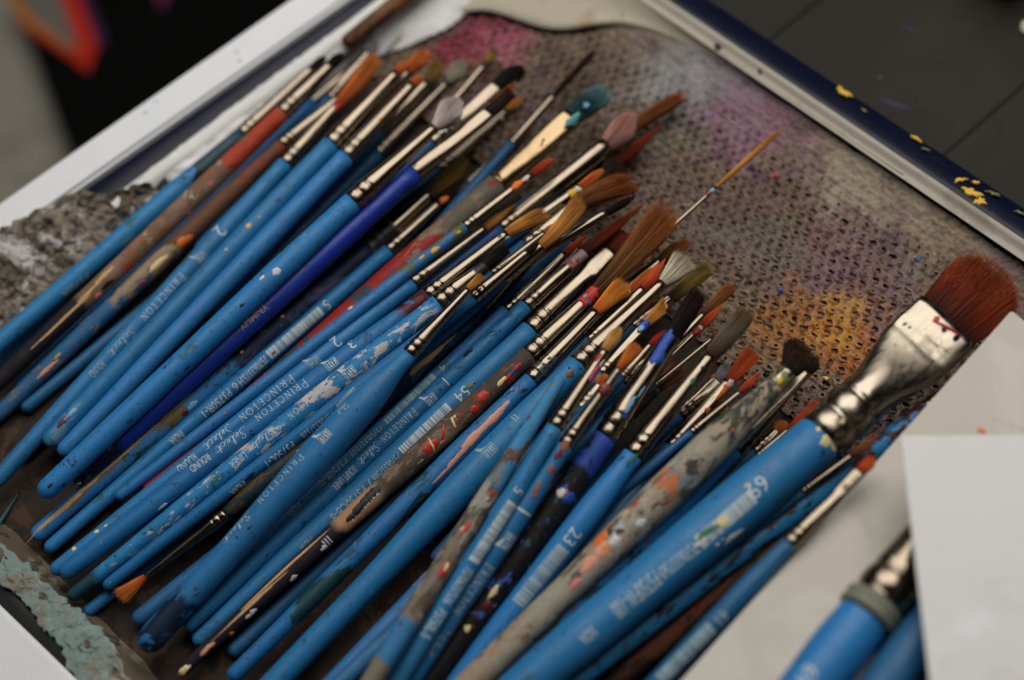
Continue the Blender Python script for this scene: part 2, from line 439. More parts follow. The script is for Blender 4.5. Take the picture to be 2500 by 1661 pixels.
def mat_nubs():
    """curled rubber nubs that stand up beside the holes of the mat"""
    n1 = np.array([-e2[1], e2[0], 0.0]); n1 = n1 if np.dot(n1, CEN - K0) > 0 else -n1
    R_ = random.Random(4); V, Fc = [], []
    CU, CV = 3.9, 3.5
    for i in range(1, 71):
        for j in range(2, 40):
            v = 4.8 + (j + .5) * CV
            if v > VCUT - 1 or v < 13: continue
            u = (i + .5 - 0.5 * (j % 2)) * CU
            du = 0.45 * mnoise.noise(Vector((u * .22, v * .22, 9))); dv = 0.5 * mnoise.noise(Vector((u * .22 + 7, v * .22, 3)))
            k = min(1.0, (v - 11) / 20) * (0.75 + 0.5 * R_.random())
            if R_.random() < .12: continue
            c = K0 + e2 * (u + du + 2) + n1 * (v + dv + .3)
            z0 = 1.7 + (10.6 * (1 - v / 26.0) ** 1.7 if v < 26 else 0) + .3 * mnoise.noise(Vector((u * .13, v * .13, 1.0)))
            a0 = R_.uniform(-.35, .25); na, nr = 7, 5
            s = len(V)
            for a in range(na + 1):
                t = a / na
                an = a0 + math.pi * (0.02 + 1.02 * t)
                prof = math.sin(math.pi * (0.08 + .84 * t))
                tube = .52 * k * (.35 + .65 * prof); rise = .75 * k * prof
                for r in range(nr):
                    b_ = 2 * math.pi * r / nr
                    rad = 1.15 * k + tube * math.cos(b_)
                    P = c + e2 * rad * math.cos(an) + n1 * rad * math.sin(an) * .85
                    V.append((P[0] * MM, P[1] * MM, (z0 + rise + tube * math.sin(b_)) * MM))
            for a in range(na):
                for r in range(nr):
                    r2 = (r + 1) % nr
                    Fc.append((s + a * nr + r, s + a * nr + r2, s + (a + 1) * nr + r2, s + (a + 1) * nr + r))
    o = newmesh("mat_nubs", V, Fc, mat_material(.22)); o['kind'] = 'stuff'; return o
T(mat_nubs())
def mat_backing():
    """old paint that has dried in the mesh, just below it"""
    n1 = np.array([-e2[1], e2[0], 0.0]); n1 = n1 if np.dot(n1, CEN - K0) > 0 else -n1
    V, Fc = [], []; nu, nv_ = 150, 80
    for i in range(nu + 1):
        for j in range(nv_ + 1):
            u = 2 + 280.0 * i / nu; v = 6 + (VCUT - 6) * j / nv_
            z = 0.75 + 0.55 * mnoise.noise(Vector((u * .15, v * .15, 3))) + 0.4 * mnoise.noise(Vector((u * .5, v * .5, 8)))
            if v < 26: z += 10.6 * (1 - v / 26.0) ** 1.7 - 0.4
            P = K0 + e2 * u + n1 * v
            V.append((P[0] * MM, P[1] * MM, z * MM))
    for i in range(nu):
        for j in range(nv_):
            a = i * (nv_ + 1) + j
            Fc.append((a, a + nv_ + 1, a + nv_ + 2, a + 1))
    o = newmesh("dried_paint_film", V, Fc, dirty_white("old_paint_film", lin(88, 70, 64), [(lin(104, 74, 84), 30, .52, .8), (lin(60, 50, 46), 60, .52, .8), (lin(120, 104, 84), 120, .58, .7), (lin(70, 84, 66), 40, .64, .6), (lin(128, 92, 44), 34, .64, .6)], .7))
    return o
T(mat_backing())

# --- smooth cream lining curling over the mat at the far corner
inner = [(930, 130), (1000, 78), (1080, 40), (1160, 12), (1225, 26), (1290, 52), (1345, 66), (1400, 66), (1470, 52), (1540, 58), (1620, 84), (1720, 130), (1830, 186), (1930, 246), (2030, 312), (2130, 372), (2220, 424)]
def lining():
    V, Fc = [], []; m = 10
    n1 = np.array([-e2[1], e2[0], 0.0]); n1 = n1 if np.dot(n1, CEN - K0) > 0 else -n1
    for i, p in enumerate(inner):
        lift = 6.5 if p[0] < 1500 else 6.5 + 4.7 * min(1, (p[0] - 1500) / 500)
        I = at(p[0], p[1], lift)
        # foot of the perpendicular on the far lip
        s = max(3.0, float(np.dot(I - K0, e2)))
        O = K0 + e2 * s + n1 * 4.6
        if i < 4:                                    # round the far corner
            O = K0 + e2 * (5 + i * 2.0) + e1 * (40 - i * 12)
        O = np.array([O[0], O[1], 12.3])
        for j in range(m + 1):
            t = j / m
            P = O + (I - O) * t
            sag = -2.4 * math.sin(math.pi * t) if p[0] < 1500 else -0.8 * math.sin(math.pi * t)
            P[2] = 12.3 + (lift - 12.3) * t + sag + 0.25 * mnoise.noise(Vector((P[0] * .2, P[1] * .2, 0)))
            if j == m: P[2] -= 1.6
            V.append(P * MM)
    for i in range(len(inner) - 1):
        for j in range(m):
            Fc.append((i * (m + 1) + j, i * (m + 1) + j + 1, (i + 1) * (m + 1) + j + 1, (i + 1) * (m + 1) + j))
    o = newmesh("lining", V, Fc, dirty_white("cream_lining", (0.44, 0.395, 0.31, 1), [(lin(150, 116, 60), 30, .58, .5), (lin(120, 130, 100), 50, .62, .4), (lin(96, 90, 80), 36, .56, .4)], .5))
    md = o.modifiers.new("thick", 'SOLIDIFY'); md.thickness = 0.0009
    sb = o.modifiers.new("smooth", 'SUBSURF'); sb.levels = 1; sb.render_levels = 2
    return o
T(lining())
# thick white paint in the far corner
def patch(name, outer, innr, z0, z1, mat, amp, freq, n=60, m=16, jag=0.0, rough_pow=1.0, seed=0, dip=0.35):
    """lumpy sheet of dried paint between two pixel polylines (outer at z0, inner at z1)"""
    def samp(pl, t):
        q = t * (len(pl) - 1); i = min(len(pl) - 2, int(q)); f = q - i
        return (pl[i][0] + (pl[i + 1][0] - pl[i][0]) * f, pl[i][1] + (pl[i + 1][1] - pl[i][1]) * f)
    V, Fc = [], []
    for i in range(n + 1):
        a = samp(outer, i / n); c = samp(innr, i / n)
        A = at(*a, z0); C_ = at(*c, z1)
        for j in range(m + 1):
            t = j / m
            P = A + (C_ - A) * t
            env = math.sin(math.pi * min(1, max(0, t * 0.92 + 0.04))) ** 0.5
            f = mnoise.noise(Vector((P[0] * freq + seed, P[1] * freq, 0))) + 0.6 * mnoise.noise(Vector((P[0] * freq * 2.3, P[1] * freq * 2.3 + seed, 3))) + 0.22 * mnoise.noise(Vector((P[0] * freq * 5, P[1] * freq * 5, 7 + seed)))
            z = P[2] + env * amp * (0.5 + f)
            if j in (0, m): z -= amp * dip
            P = P + np.array([mnoise.noise(Vector((P[0] * .5, P[1] * .5, 2 + seed))), mnoise.noise(Vector((P[0] * .5, P[1] * .5, 5 + seed))), 0]) * jag
            V.append((P[0] * MM, P[1] * MM, z * MM))
    for i in range(n):
        for j in range(m):
            Fc.append((i * (m + 1) + j, i * (m + 1) + j + 1, (i + 1) * (m + 1) + j + 1, (i + 1) * (m + 1) + j))
    return newmesh(name, V, Fc, mat)
M_crust = dirty_white("grey_crust_paint", lin(134, 124, 114), [(lin(82, 72, 60), 55, .48, .75), (lin(196, 190, 190), 48, .56, .8), (lin(62, 54, 44), 90, .60, .8), (lin(160, 142, 120), 60, .6, .6), (lin(190, 40, 50), 230, .745, 1)], .85)
M_teal = dirty_white("teal_crust_paint", lin(124, 142, 138), [(lin(128, 114, 100), 70, .52, .8), (lin(140, 160, 152), 140, .58, .7), (lin(70, 84, 74), 200, .62, .8), (lin(150, 130, 100), 260, .66, .6)], .8)
M_whitep = dirty_white("thick_white_paint", (0.78, 0.78, 0.77, 1), [(lin(150, 142, 120), 90, .64, .5)], .5)
T(patch("dried_paint_crust", [(-90, 640), (0, 566), (64, 528), (128, 496), (190, 470), (250, 478), (330, 455)], [(-90, 890), (0, 815), (120, 715), (230, 630), (340, 545), (450, 450)], 16.4, 9.5, M_crust, 3.4, .17, 220, 90, jag=1.6, seed=3, dip=0.0))
T(patch("dried_white_paint", [(262, 492), (420, 372), (560, 266), (700, 161), (822, 72)], [(274, 496), (480, 432), (610, 325), (730, 222), (850, 128)], 15.2, 10, M_whitep, 1.0, .2, 70, 14, jag=.8, seed=8))
T(patch("dried_white_paint", [(900, 60), (960, 10), (1040, -40), (1160, -60)], [(880, 150), (1000, 110), (1090, 70), (1150, 24)], 11, 4, M_whitep, 0.7, .10, 50, 20, jag=.8, seed=12))
T(patch("dried_paint_crust", [(-60, 1380), (20, 1440), (70, 1480), (110, 1545), (150, 1575), (158, 1620), (215, 1700)], [(-60, 1280), (60, 1370), (130, 1440), (190, 1490), (255, 1545), (290, 1610), (350, 1720)], 11.5, 9.5, M_teal, 1.5, .20, 110, 34, jag=1.4, seed=21))

def flat_dab(name, p, z, ln, wd, col, parent, turn=0.0, h=.35):
    c = at(*p, z); R_ = random.Random(int(p[0] + 13 * p[1])); sd = R_.uniform(0, 50)
    n = 26; V = [(c[0] * MM, c[1] * MM, (z + h) * MM)]; Fc = []
    for j, q in ((0, .55), (1, .9), (2, 1.0)):
        for i in range(n):
            a = 2 * math.pi * i / n
            k = .8 + .7 * mnoise.noise(Vector((math.cos(a) * 1.6 + sd, math.sin(a) * 1.6, 0))) + .35 * mnoise.noise(Vector((math.cos(a) * 5 + sd, math.sin(a) * 5, 2)))
            x = ln / 2 * q * k * math.cos(a); y = wd / 2 * q * k * math.sin(a)
            P = c + e2 * (x * math.cos(turn) - y * math.sin(turn)) - e1 * (x * math.sin(turn) + y * math.cos(turn))
            V.append((P[0] * MM, P[1] * MM, (z + (h, h * .8, -h * .6)[j]) * MM))
    for i in range(n): Fc.append((0, 1 + i, 1 + (i + 1) % n))
    for j in range(2):
        for i in range(n):
            i2 = (i + 1) % n
            Fc.append((1 + j * n + i, 1 + (j + 1) * n + i, 1 + (j + 1) * n + i2, 1 + j * n + i2))
    o = newmesh(name, V, Fc, pm(col)); under(o, parent); return o
for p, ln, wd, col, tn in (((2062, 226), 6, 2.6, 'yellow', 0), ((2050, 215), 2.4, 1.2, 'yellow', .3), ((2236, 338), 5, 1.6, 'yellow', .1), ((2110, 270), 3, 1, 'olive', 0), ((2372, 470), 7.5, 4, 'yellow', .3), ((2392, 492), 5, 3, 'yellow', 1.0), ((2345, 440), 5, 1.6, 'yellow', 1.0), ((2382, 446), 2.4, 1.8, 'yellow', .6), ((2425, 472), 5, 1.4, 'olive', .3), ((2490, 520), 4, 1.2, 'olive', .2), ((2260, 365), 4, 1, 'olive', .2)):
    flat_dab("paint_splash", p, 12.0, ln, wd, col, tray, tn)
for p, ln, wd, col in (((1752, 112), 3.4, 2, 'black'), ((1855, 172), 2.0, 1.6, 'darkred'), ((1755, 110), 1.6, 1.2, 'navy')):
    flat_dab("paint_splash", p, 13.2, ln, wd, col, tray)
for p, ln, wd, col in (((2000, 276), 4, 1.4, 'yellow'), ((2130, 372), 3, 1.6, 'red'), ((2190, 402), 9, 1.5, 'yellow'), ((2250, 440), 14, 1.4, 'yellow'), ((2310, 478), 13, 1.3, 'yellow'), ((2370, 520), 14, 1.4, 'yellow'), ((2430, 560), 10, 1.2, 'yellow'), ((2100, 340), 12, 1.5, 'rust'), ((2050, 308), 8, 1.4, 'orange')):
    flat_dab("paint_splash", p, 11.6, ln, wd, col, tray)
for p, ln, wd, col in (((1905, 708), 2.2, 1.6, 'ublue'), ((1874, 792), 5, 1.2, 'navy'), ((2242, 634), 2.4, 1.4, 'ublue'), ((2016, 924), 2.2, 1.6, 'yellow'), ((1882, 940), 1.6, 1.4, 'black'), ((2290, 540), 5, 2, 'navy'), ((2330, 566), 6, 1.6, 'navy'), ((2225, 560), 3, 2, 'darkred'), ((2372, 560), 2, 1.6, 'navy'), ((1838, 410), 2, 1.6, 'black'), ((1895, 430), 2, 2, 'red')):
    flat_dab("paint_splash", p, 3.0, ln, wd, col, tray)

# --- table of dark boards beyond the tray, seams between the boards
M_table = dirty_white("grey_brown_boards", (0.017, 0.0145, 0.0100, 1), [(lin(38, 34, 28), 22, .55, .6), (lin(34, 60, 74), 40, .68, .6), (lin(48, 42, 32), 14, .55, .4), (lin(22, 20, 18), 120, .72, .8)], .62)
table = empty("table", (0, 0, -0.03)); table.matrix_world = Matrix.Translation((0, 0, -0.03))
tag(table, "dark grey-brown boarded table top under and beyond the tray", "table")
def slab(name, pts, z1, th, mat, parent, bev=0.0006):
    bm = bmesh.new()
    vs = [bm.verts.new((p[0] * MM, p[1] * MM, z1 * MM)) for p in pts]
    f = bm.faces.new(vs)
    if f.normal.z < 0: bmesh.ops.reverse_faces(bm, faces=[f])
    r = bmesh.ops.extrude_face_region(bm, geom=[f])
    ex = [g for g in r['geom'] if isinstance(g, bmesh.types.BMVert)]
    bmesh.ops.translate(bm, verts=ex, vec=(0, 0, -th * MM))
    bm.normal_update()
    bmesh.ops.recalc_face_normals(bm, faces=bm.faces)
    if bev: bmesh.ops.bevel(bm, geom=[e for e in bm.edges], offset=bev, segments=2, affect='EDGES')
    me = bpy.data.meshes.new(name); bm.to_mesh(me); bm.free(); me.materials.append(mat)
    o = bpy.data.objects.new(name, me); COL.objects.link(o)
    if parent is not None: under(o, parent)
    return o
TZ = -14.0
n1 = np.array([-e2[1], e2[0], 0.0]); n1 = n1 if np.dot(n1, CEN - K0) > 0 else -n1
seams = [-8.5]
for q in ((1892, 89), (2317, 370)):
    seams.append(float(np.dot(at(*q, TZ) - K0, e2)))
seams = [seams[0], seams[1], seams[2], seams[2] + (seams[2] - seams[1]), 420.0]
for a, c in zip(seams, seams[1:]):
    pts = [K0 + e2 * (a + .16) - n1 * 330, K0 + e2 * (c - .16) - n1 * 330, K0 + e2 * (c - .16) + n1 * 420, K0 + e2 * (a + .16) + n1 * 420]
    slab("board", pts, TZ, 22, M_table, table)
for p, ln, wd, col in (((1975, 128), 3, 2, 'black'), ((2148, 190), 2, 1.6, 'brown'), ((2342, 300), 2.2, 1.8, 'navy'), ((2190, 255), 16, 2.2, 'navy'), ((2312, 135), 2, 1.6, 'black'), ((2220, 70), 9, 2.0, 'navy')):
    flat_dab("paint_splash", p, TZ, ln, wd, col, table, .3 if ln > 8 else 0, h=.12)

# --- white boards along the left and near-left of the tray
M_white = dirty_white("white_gloss_paint", (0.78, 0.79, 0.82, 1), [(lin(150, 140, 120), 40, .68, .35), (lin(150, 165, 195), 170, .735, .6)], .42)
WZ = 15.5
wb = empty("wooden_frame", (float(K1[0]) * MM, float(K1[1]) * MM, 0)); wb.matrix_world = Matrix.Translation(wb.location)
tag(wb, "white painted wooden frame running along the left of the tray", "frame")
A0, A1 = at(0, 491, WZ), at(700, 0, WZ); I0, I1 = at(0, 590, WZ), at(700, 98, WZ)
dA = (A1 - A0) / np.linalg.norm(A1 - A0); dI = (I1 - I0) / np.linalg.norm(I1 - I0)
slab("rail", [A0 - dA * 90, A1 + dA * 200, I1 + dI * 200, I0 - dI * 90], WZ, 60, M_white, wb, .0012)
Nn0, Nn1 = at(0, 1478, 14), at(188, 1661, 14)
dN = (Nn1 - Nn0) / np.linalg.norm(Nn1 - Nn0); perp = np.array([-dN[1], dN[0], 0]); perp = perp if np.dot(perp, CEN - Nn0) < 0 else -perp
slab("rail", [Nn0 - dN * 60, Nn1 + dN * 240, Nn1 + dN * 240 + perp * 34, Nn0 - dN * 60 + perp * 34], 14, 40, M_white, wb, .0012)
for p, col in (((354, 276), 'teal'), ((382, 248), 'lblue'), ((578, 128), 'violet'), ((584, 150), 'violet')):
    flat_dab("paint_splash", p, WZ, 2.4, 1.0, col, wb, 1.2, h=.05)

# --- floor far below with a black canvas painted with a V
fl = newmesh("floor", [(-2, -2, -.36), (2, -2, -.36), (2, 2.5, -.36), (-2, 2.5, -.36)], [(0, 1, 2, 3)], dirty_white("grey_floor", (0.40, 0.375, 0.32, 1), [(lin(130, 124, 108), 9, .55, .4)], .7), None, False)
tag(fl, kind='structure')
CZ = -330.0
cv = empty("canvas"); c0 = at(300, 150, CZ); cv.matrix_world = Matrix.Translation((c0[0] * MM, c0[1] * MM, CZ * MM))
tag(cv, "black canvas on the floor painted with a glowing orange and red V", "canvas")
cp = [at(*p, CZ) for p in ((22, -40), (225, 520), (1000, 420), (820, -260))]
slab("canvas_board", cp, CZ, 22, plain("black_paint", (0.0035, 0.0042, 0.0038, 1), .9, .3, spec=.08), cv, .002)
def vstripe(name, pts, col, dz):
    P = [at(*p, CZ + dz) for p in pts]
    o = newmesh(name, [tuple(p * MM) for p in P], [tuple(range(len(P)))], plain(name + "_colour", col, .8, .2), None, False); under(o, cv)
vstripe("grey_wedge", [(50, -30), (140, -30), (190, 118), (172, 120), (60, 25)], lin(120, 118, 108), .8)
vstripe("orange_stroke", [(18, -20), (50, -10), (66, 28), (178, 120), (186, 142), (50, 52)], lin(206, 124, 40), .6)
vstripe("red_stroke", [(140, -30), (185, -30), (236, 110), (215, 178), (178, 146), (60, 66), (52, 52), (184, 132), (188, 110)], lin(206, 44, 20), .7)
vstripe("violet_stroke", [(185, -30), (206, -30), (262, 96), (232, 130), (226, 104)], lin(70, 26, 70), .65)
vstripe("pink_stroke", [(376, -20), (420, -20), (392, 26)], lin(110, 36, 84), .65)

# --- jar and a lump of dried paint on the table, top right
def lathe(name, prof, c, mat, parent, seg=40):
    st = [((c[0], c[1], c[2] + z), r, r, 2) for r, z in prof]
    V, Fc = ring_loft_(st, seg)
    o = newmesh(name, V, Fc, mat); under(o, parent); return o
def ring_loft_(stations, seg):
    V, Fc = [], []
    for (c, rx, ry, n) in stations:
        for i in range(seg):
            a = 2 * math.pi * i / seg
            V.append(((c[0] + rx * math.cos(a)) * MM, (c[1] + ry * math.sin(a)) * MM, c[2] * MM))
    for j in range(len(stations) - 1):
        for i in range(seg):
            i2 = (i + 1) % seg
            Fc.append((j * seg + i, j * seg + i2, (j + 1) * seg + i2, (j + 1) * seg + i))
    Fc.append(tuple(reversed(range(seg)))); return V, Fc
jc = at(2450, -46, TZ)
jar = empty("paint_pot"); jar.matrix_world = Matrix.Translation((jc[0] * MM, jc[1] * MM, TZ * MM))
tag(jar, "cream paint pot at the top right edge, standing on the dark table", "pot")
M_pot = dirty_white("cream_pot", lin(206, 200, 172), [(lin(120, 130, 110), 90, .62, .6)], .4)
lathe("pot_body", [(8.6, .1), (9.6, .6), (10.6, 4), (11.2, 11), (11.4, 22), (11.0, 26), (10.2, 26), (10.2, 20), (0.2, 18)], jc, M_pot, jar)
lathe("pot_rim", [(11.45, 21), (12.2, 22), (12.2, 25), (11.4, 26.2), (10.9, 26.4)], jc, M_pot, jar)
lc = at(2510, 74, TZ)
bm = bmesh.new(); bmesh.ops.create_icosphere(bm, subdivisions=3, radius=1)
for v in bm.verts:
    k_ = 1 + .35 * mnoise.noise(v.co * 1.6) ; v.co = Vector((v.co.x * 2.6 * k_, v.co.y * 3.4 * k_, max(-.1, v.co.z) * 2.5 * k_)) * MM
me = bpy.data.meshes.new("dried_paint_lump"); bm.to_mesh(me); bm.free()
me.polygons.foreach_set("use_smooth", [True] * len(me.polygons)); me.materials.append(M_pot)
lump = bpy.data.objects.new("dried_paint_lump", me); COL.objects.link(lump); lump.location = (lc[0] * MM, lc[1] * MM, TZ * MM + .0005)
tag(lump, "small cream lump of dried paint on the table at the right edge", "paint lump")

# --- white board and card, lower right
M_board = dirty_white("grey_white_board", (0.60, 0.565, 0.51, 1), [(lin(170, 160, 144), 14, .52, .25), (lin(120, 110, 96), 30, .62, .15), (lin(60, 56, 50), 260, .735, .8)], .5)
PZ = 35.0
bd = [at(*p, PZ) for p in ((2470, 757), (1560, 1776), (2700, 1900), (2900, 1100))]
ob = slab("white_board", bd, PZ, 2.2, M_board, None, .0004); tag(ob, "thin off-white board lying over the brushes at the lower right", "board")
M_card = dirty_white("white_card", (0.80, 0.81, 0.83, 1), [(lin(206, 204, 200), 9, .5, .5), (lin(180, 176, 168), 26, .62, .25), (lin(120, 116, 110), 300, .76, .5)], .6)
CAZ = 55.0
cdp = [at(*p, CAZ) for p in ((2198, 1064), (2272, 1680), (2300, 1900), (2900, 1800), (2800, 1060))]
ob2 = slab("white_card", cdp, CAZ, 1.2, M_card, None, .0002); tag(ob2, "bright white card covering the lower right corner in front", "card")
for p, ln, wd, col in (((2396, 1052), 3, 2.4, 'orange'),):
    flat_dab("paint_splash", p, PZ, ln, wd, col, ob, .4, h=.2)
# ---------------------------------------------------------------- brush builder
class Brush:
    pass
BR = []
def B(key, label, butt, joint, fend, tip, w=40, jw=None, bw=None, few=None, hair=('round', 'orange', None, None), order=5,
      prof='std', fer='round', fth=None, base=BLUE, rough=0.32, lay=(), flay=(), specks=0.5, text=(), blobs=(), fblobs=(), z=None,
      nofer=False, tint=(0.285, 0.234, 0.175), zmin=None, frough=0.17):
    b = Brush()
    b.__dict__.update(locals()); del b.__dict__['b']
    b.w = w * 1.14
    b.jw = (jw or w * 0.86) * 1.08
    b.bw = (bw * 1.14 if bw else w * 0.94)
    b.few = (few or b.jw * 0.72) * 1.05
    BR.append(b)
    return b

def zlin(b, p):
    """height of the axis at a pixel further along"""
    db = math.dist(b.butt, b.joint); dp = math.dist(b.joint, p)
    s = dp / db
    return b.zj + (b.zj - b.zb) * s

def world_pts(b):
    return (at(*b.butt, b.zb), at(*b.joint, b.zj), at(*b.fend, max(1.0, zlin(b, b.fend))))

def solve_heights():
    placed = []
    for b in sorted(BR, key=lambda q: q.order):
        dj = depth(at(*b.joint, 12)); dbt = depth(at(*b.butt, 8))
        rj = b.jw / 2 * dj / FPX; rm = b.w / 2 * 0.5 * (dj + dbt) / FPX; rb = b.bw / 2 * dbt / FPX
        b.rj, b.rm, b.rb = rj, rm, rb
        b.re = b.few / 2 * dj / FPX
        if b.z is not None:
            b.zb, b.zj = b.z
            fixed = True
        else:
            fixed = False
            b.zb, b.zj = rb + 0.6, rm + 0.6
            if b.zmin: b.zb, b.zj = max(b.zb, b.zmin[0]), max(b.zj, b.zmin[1])
        S = np.linspace(0, 1, 22)
        for it in range(1 if fixed else 160):
            P0, P1, P2 = world_pts(b)
            pts = np.array([P0 + (P1 - P0) * s for s in S] + [P1 + (P2 - P1) * s for s in (0.33, 0.66, 1)])
            rad = np.array([rb + (rm - rb) * min(1, s * 1.4) for s in S] + [rj * 0.9, b.re, b.re])
            ss = np.concatenate([S, [1, 1, 1]])
            b.pts, b.rad = pts, rad
            if fixed: break
            best = None
            for q in placed:
                d = np.linalg.norm(pts[:, None, :] - q.pts[None, :, :], axis=2)
                # lateral gap matters: only brushes that actually overlap seen from above
                pen = (rad[:, None] + q.rad[None, :]) * 0.86 - d
                i, j = np.unravel_index(np.argmax(pen), pen.shape)
                if pen[i, j] > 0.15 and (best is None or pen[i, j] > best[0]):
                    best = (pen[i, j], i)
            if best is None: break
            s = ss[best[1]]; dz = best[0] * 0.7 + 0.1
            k = 1.0 / ((1 - s) ** 2 + s ** 2)
            b.zb += dz * (1 - s) * k; b.zj += dz * s * k
            # keep the brush lying down: it rests on the heap, it does not stand
            Lpx = math.dist(b.butt, b.joint) / 8.0
            if b.zj - b.zb > 0.22 * Lpx: b.zb = b.zj - 0.22 * Lpx
            if b.zb - b.zj > 0.12 * Lpx: b.zj = b.zb - 0.12 * Lpx
        placed.append(b)

def ring_loft(stations, seg, cap0=True, cap1=True):
    """stations: (centre (x,y,z), rx, ry, exponent)"""
    V, Fc = [], []
    for (c, rx, ry, n) in stations:
        for i in range(seg):
            a = 2 * math.pi * i / seg
            ca, sa = math.cos(a), math.sin(a)
            if n != 2:
                k = (abs(ca) ** n + abs(sa) ** n) ** (-1.0 / n)
            else: k = 1.0
            V.append(((c[0] + rx * ca * k) * MM, (c[1] + ry * sa * k) * MM, c[2] * MM))
    m = len(stations)
    for j in range(m - 1):
        for i in range(seg):
            i2 = (i + 1) % seg
            Fc.append((j * seg + i, j * seg + i2, (j + 1) * seg + i2, (j + 1) * seg + i))
    if cap0: Fc.append(tuple(reversed(range(seg))))
    if cap1: Fc.append(tuple(range((m - 1) * seg, m * seg)))
    return V, Fc

def interp(tab, t):
    for (a, va), (b_, vb) in zip(tab, tab[1:]):
        if t <= b_:
            s = (t - a) / max(1e-9, b_ - a); s = s * s * (3 - 2 * s)
            return va + (vb - va) * s
    return tab[-1][1]

def radius_fn(b):
    L = b.L
    e = b.rb
    if b.prof == 'std':
        tab = [(0, b.rb), (0.35, b.rb + (b.rm - b.rb) * 0.55), (0.74, b.rm), (1, b.rj)]
    elif b.prof == 'bulge':
        tab = [(0, b.rb), (0.3, b.rb * 1.02), (0.68, b.rm), (0.80, b.rm * 0.96), (1, b.rj)]
    else:
        tab = [(0, b.rb), (0.45, b.rm * 0.95), (0.75, b.rm), (1, b.rj)]
    def r(z):
        t = min(1, max(0, z / L))
        v = interp(tab, t)
        if z < e: v *= math.sqrt(max(0.0, 1 - (1 - z / e) ** 2)) * 0.98 + 0.02
        return v
    return r

def build_handle(b, root):
    L = b.L; r = b.rfn
    zs = [0, 0.04 * b.rb, 0.15 * b.rb, 0.35 * b.rb, 0.65 * b.rb, b.rb]
    n = 26
    zs += [b.rb + (L - b.rb) * (i + 1) / n for i in range(n)]
    st = [((0, 0, z), r(z), r(z), 2) for z in zs]
    V, Fc = ring_loft(st, 24)
    # slight unevenness of lacquer and dents
    sd = b.idx * 7.3
    V = [(x + mnoise.noise(Vector((x / MM * 0.25 + sd, y / MM * 0.25, z / MM * 0.08))) * 0.06 * MM,
          y + mnoise.noise(Vector((x / MM * 0.25, y / MM * 0.25 + sd, z / MM * 0.08 + 5))) * 0.06 * MM, z) for x, y, z in V]
    mat = handle_mat("handle_paint", b.base, b.rough, b.lay, b.idx, L, b.specks)
    return newmesh("handle", V, Fc, mat, root)

def build_ferrule(b, root):
    j = np.array([0, 0, b.L]); e = b.le          # local ferrule end
    D = e - j; Lf = np.linalg.norm(D)
    rj, re = b.rj, b.re
    st = []
    def add(d, rx, ry=None, n=2):
        c = j + D * (d / Lf); st.append((c, rx, ry if ry is not None else rx, n))
    u = rj * 1.02
    if b.fer == 'plain':
        add(-0.3, u * 1.0); add(0, u * 1.02); add(0.25, u * 1.03); s0 = 0.5
    else:
        g = min(1.0, Lf / (4.0 * u)) * u
        for q, m_ in ((-0.25, 1.0), (0.0, 1.03), (0.1, 1.05), (0.55, 1.05), (0.66, 0.99), (0.72, 0.975), (0.80, 0.975), (0.86, 1.0),
                      (1.0, 1.05), (1.3, 1.07), (1.6, 1.055), (1.72, 1.0), (1.78, 0.97), (1.88, 0.97), (1.94, 0.99), (2.05, 1.01)):
            add(q * g, u * m_)
        s0 = 2.3 * g
    r0 = u * 0.985
    fth = b.fth if b.fth is not None else None
    steps = 14
    if fth is None:
        for i in range(steps + 1):
            t = i / steps
            add(s0 + (Lf - s0) * t, r0 + (re - r0) * (t ** 0.8))
    else:
        rt = fth / 2 * b.dj / FPX
        cr = 0.62 if b.fer != 'crimp' else 0.66
        for i in range(steps + 5):
            t = i / (steps + 4)
            if t < cr:
                q = t / cr; q2 = q * q * (3 - 2 * q)
                rr_ = r0 + (re - r0) * q2
                if b.fer == 'crimp' and re < rj * 1.25: rr_ = r0 + (re * 0.70 - r0) * min(1, q * 1.25) if q < 0.8 else re * (0.70 + 0.30 * ((q - 0.8) / 0.2) ** 1.5)
                add(s0 + (Lf - s0) * t, rr_, r0 + (rt * 1.15 - r0) * q2, 2 + 1.2 * q2)
            else:
                q = (t - cr) / (1 - cr)
                k = 0.90 if (q < 0.07 and b.fer == 'crimp') else 1.0
                add(s0 + (Lf - s0) * t, re, rt * (1.12 if q > 0.1 else 0.85 * k), 3.6)
    V, Fc = ring_loft(st, 28)
    sd = b.idx * 3.1
    V = [(x + mnoise.noise(Vector((x / MM * 0.35 + sd, y / MM * 0.35, z / MM * 0.22))) * 0.022 * b.rj * MM,
          y + mnoise.noise(Vector((x / MM * 0.35, y / MM * 0.35 + sd, z / MM * 0.22 + 3))) * 0.022 * b.rj * MM, z) for x, y, z in V]
    flay = [(c, (b.L + t0 * Lf) * MM, (b.L + t1 * Lf) * MM, sc, th, sq) for (c, t0, t1, sc, th, sq) in b.flay]
    return newmesh("ferrule", V, Fc, ferrule_mat("ferrule_metal", b.idx, flay, Lf, b.frough, b.tint), root)

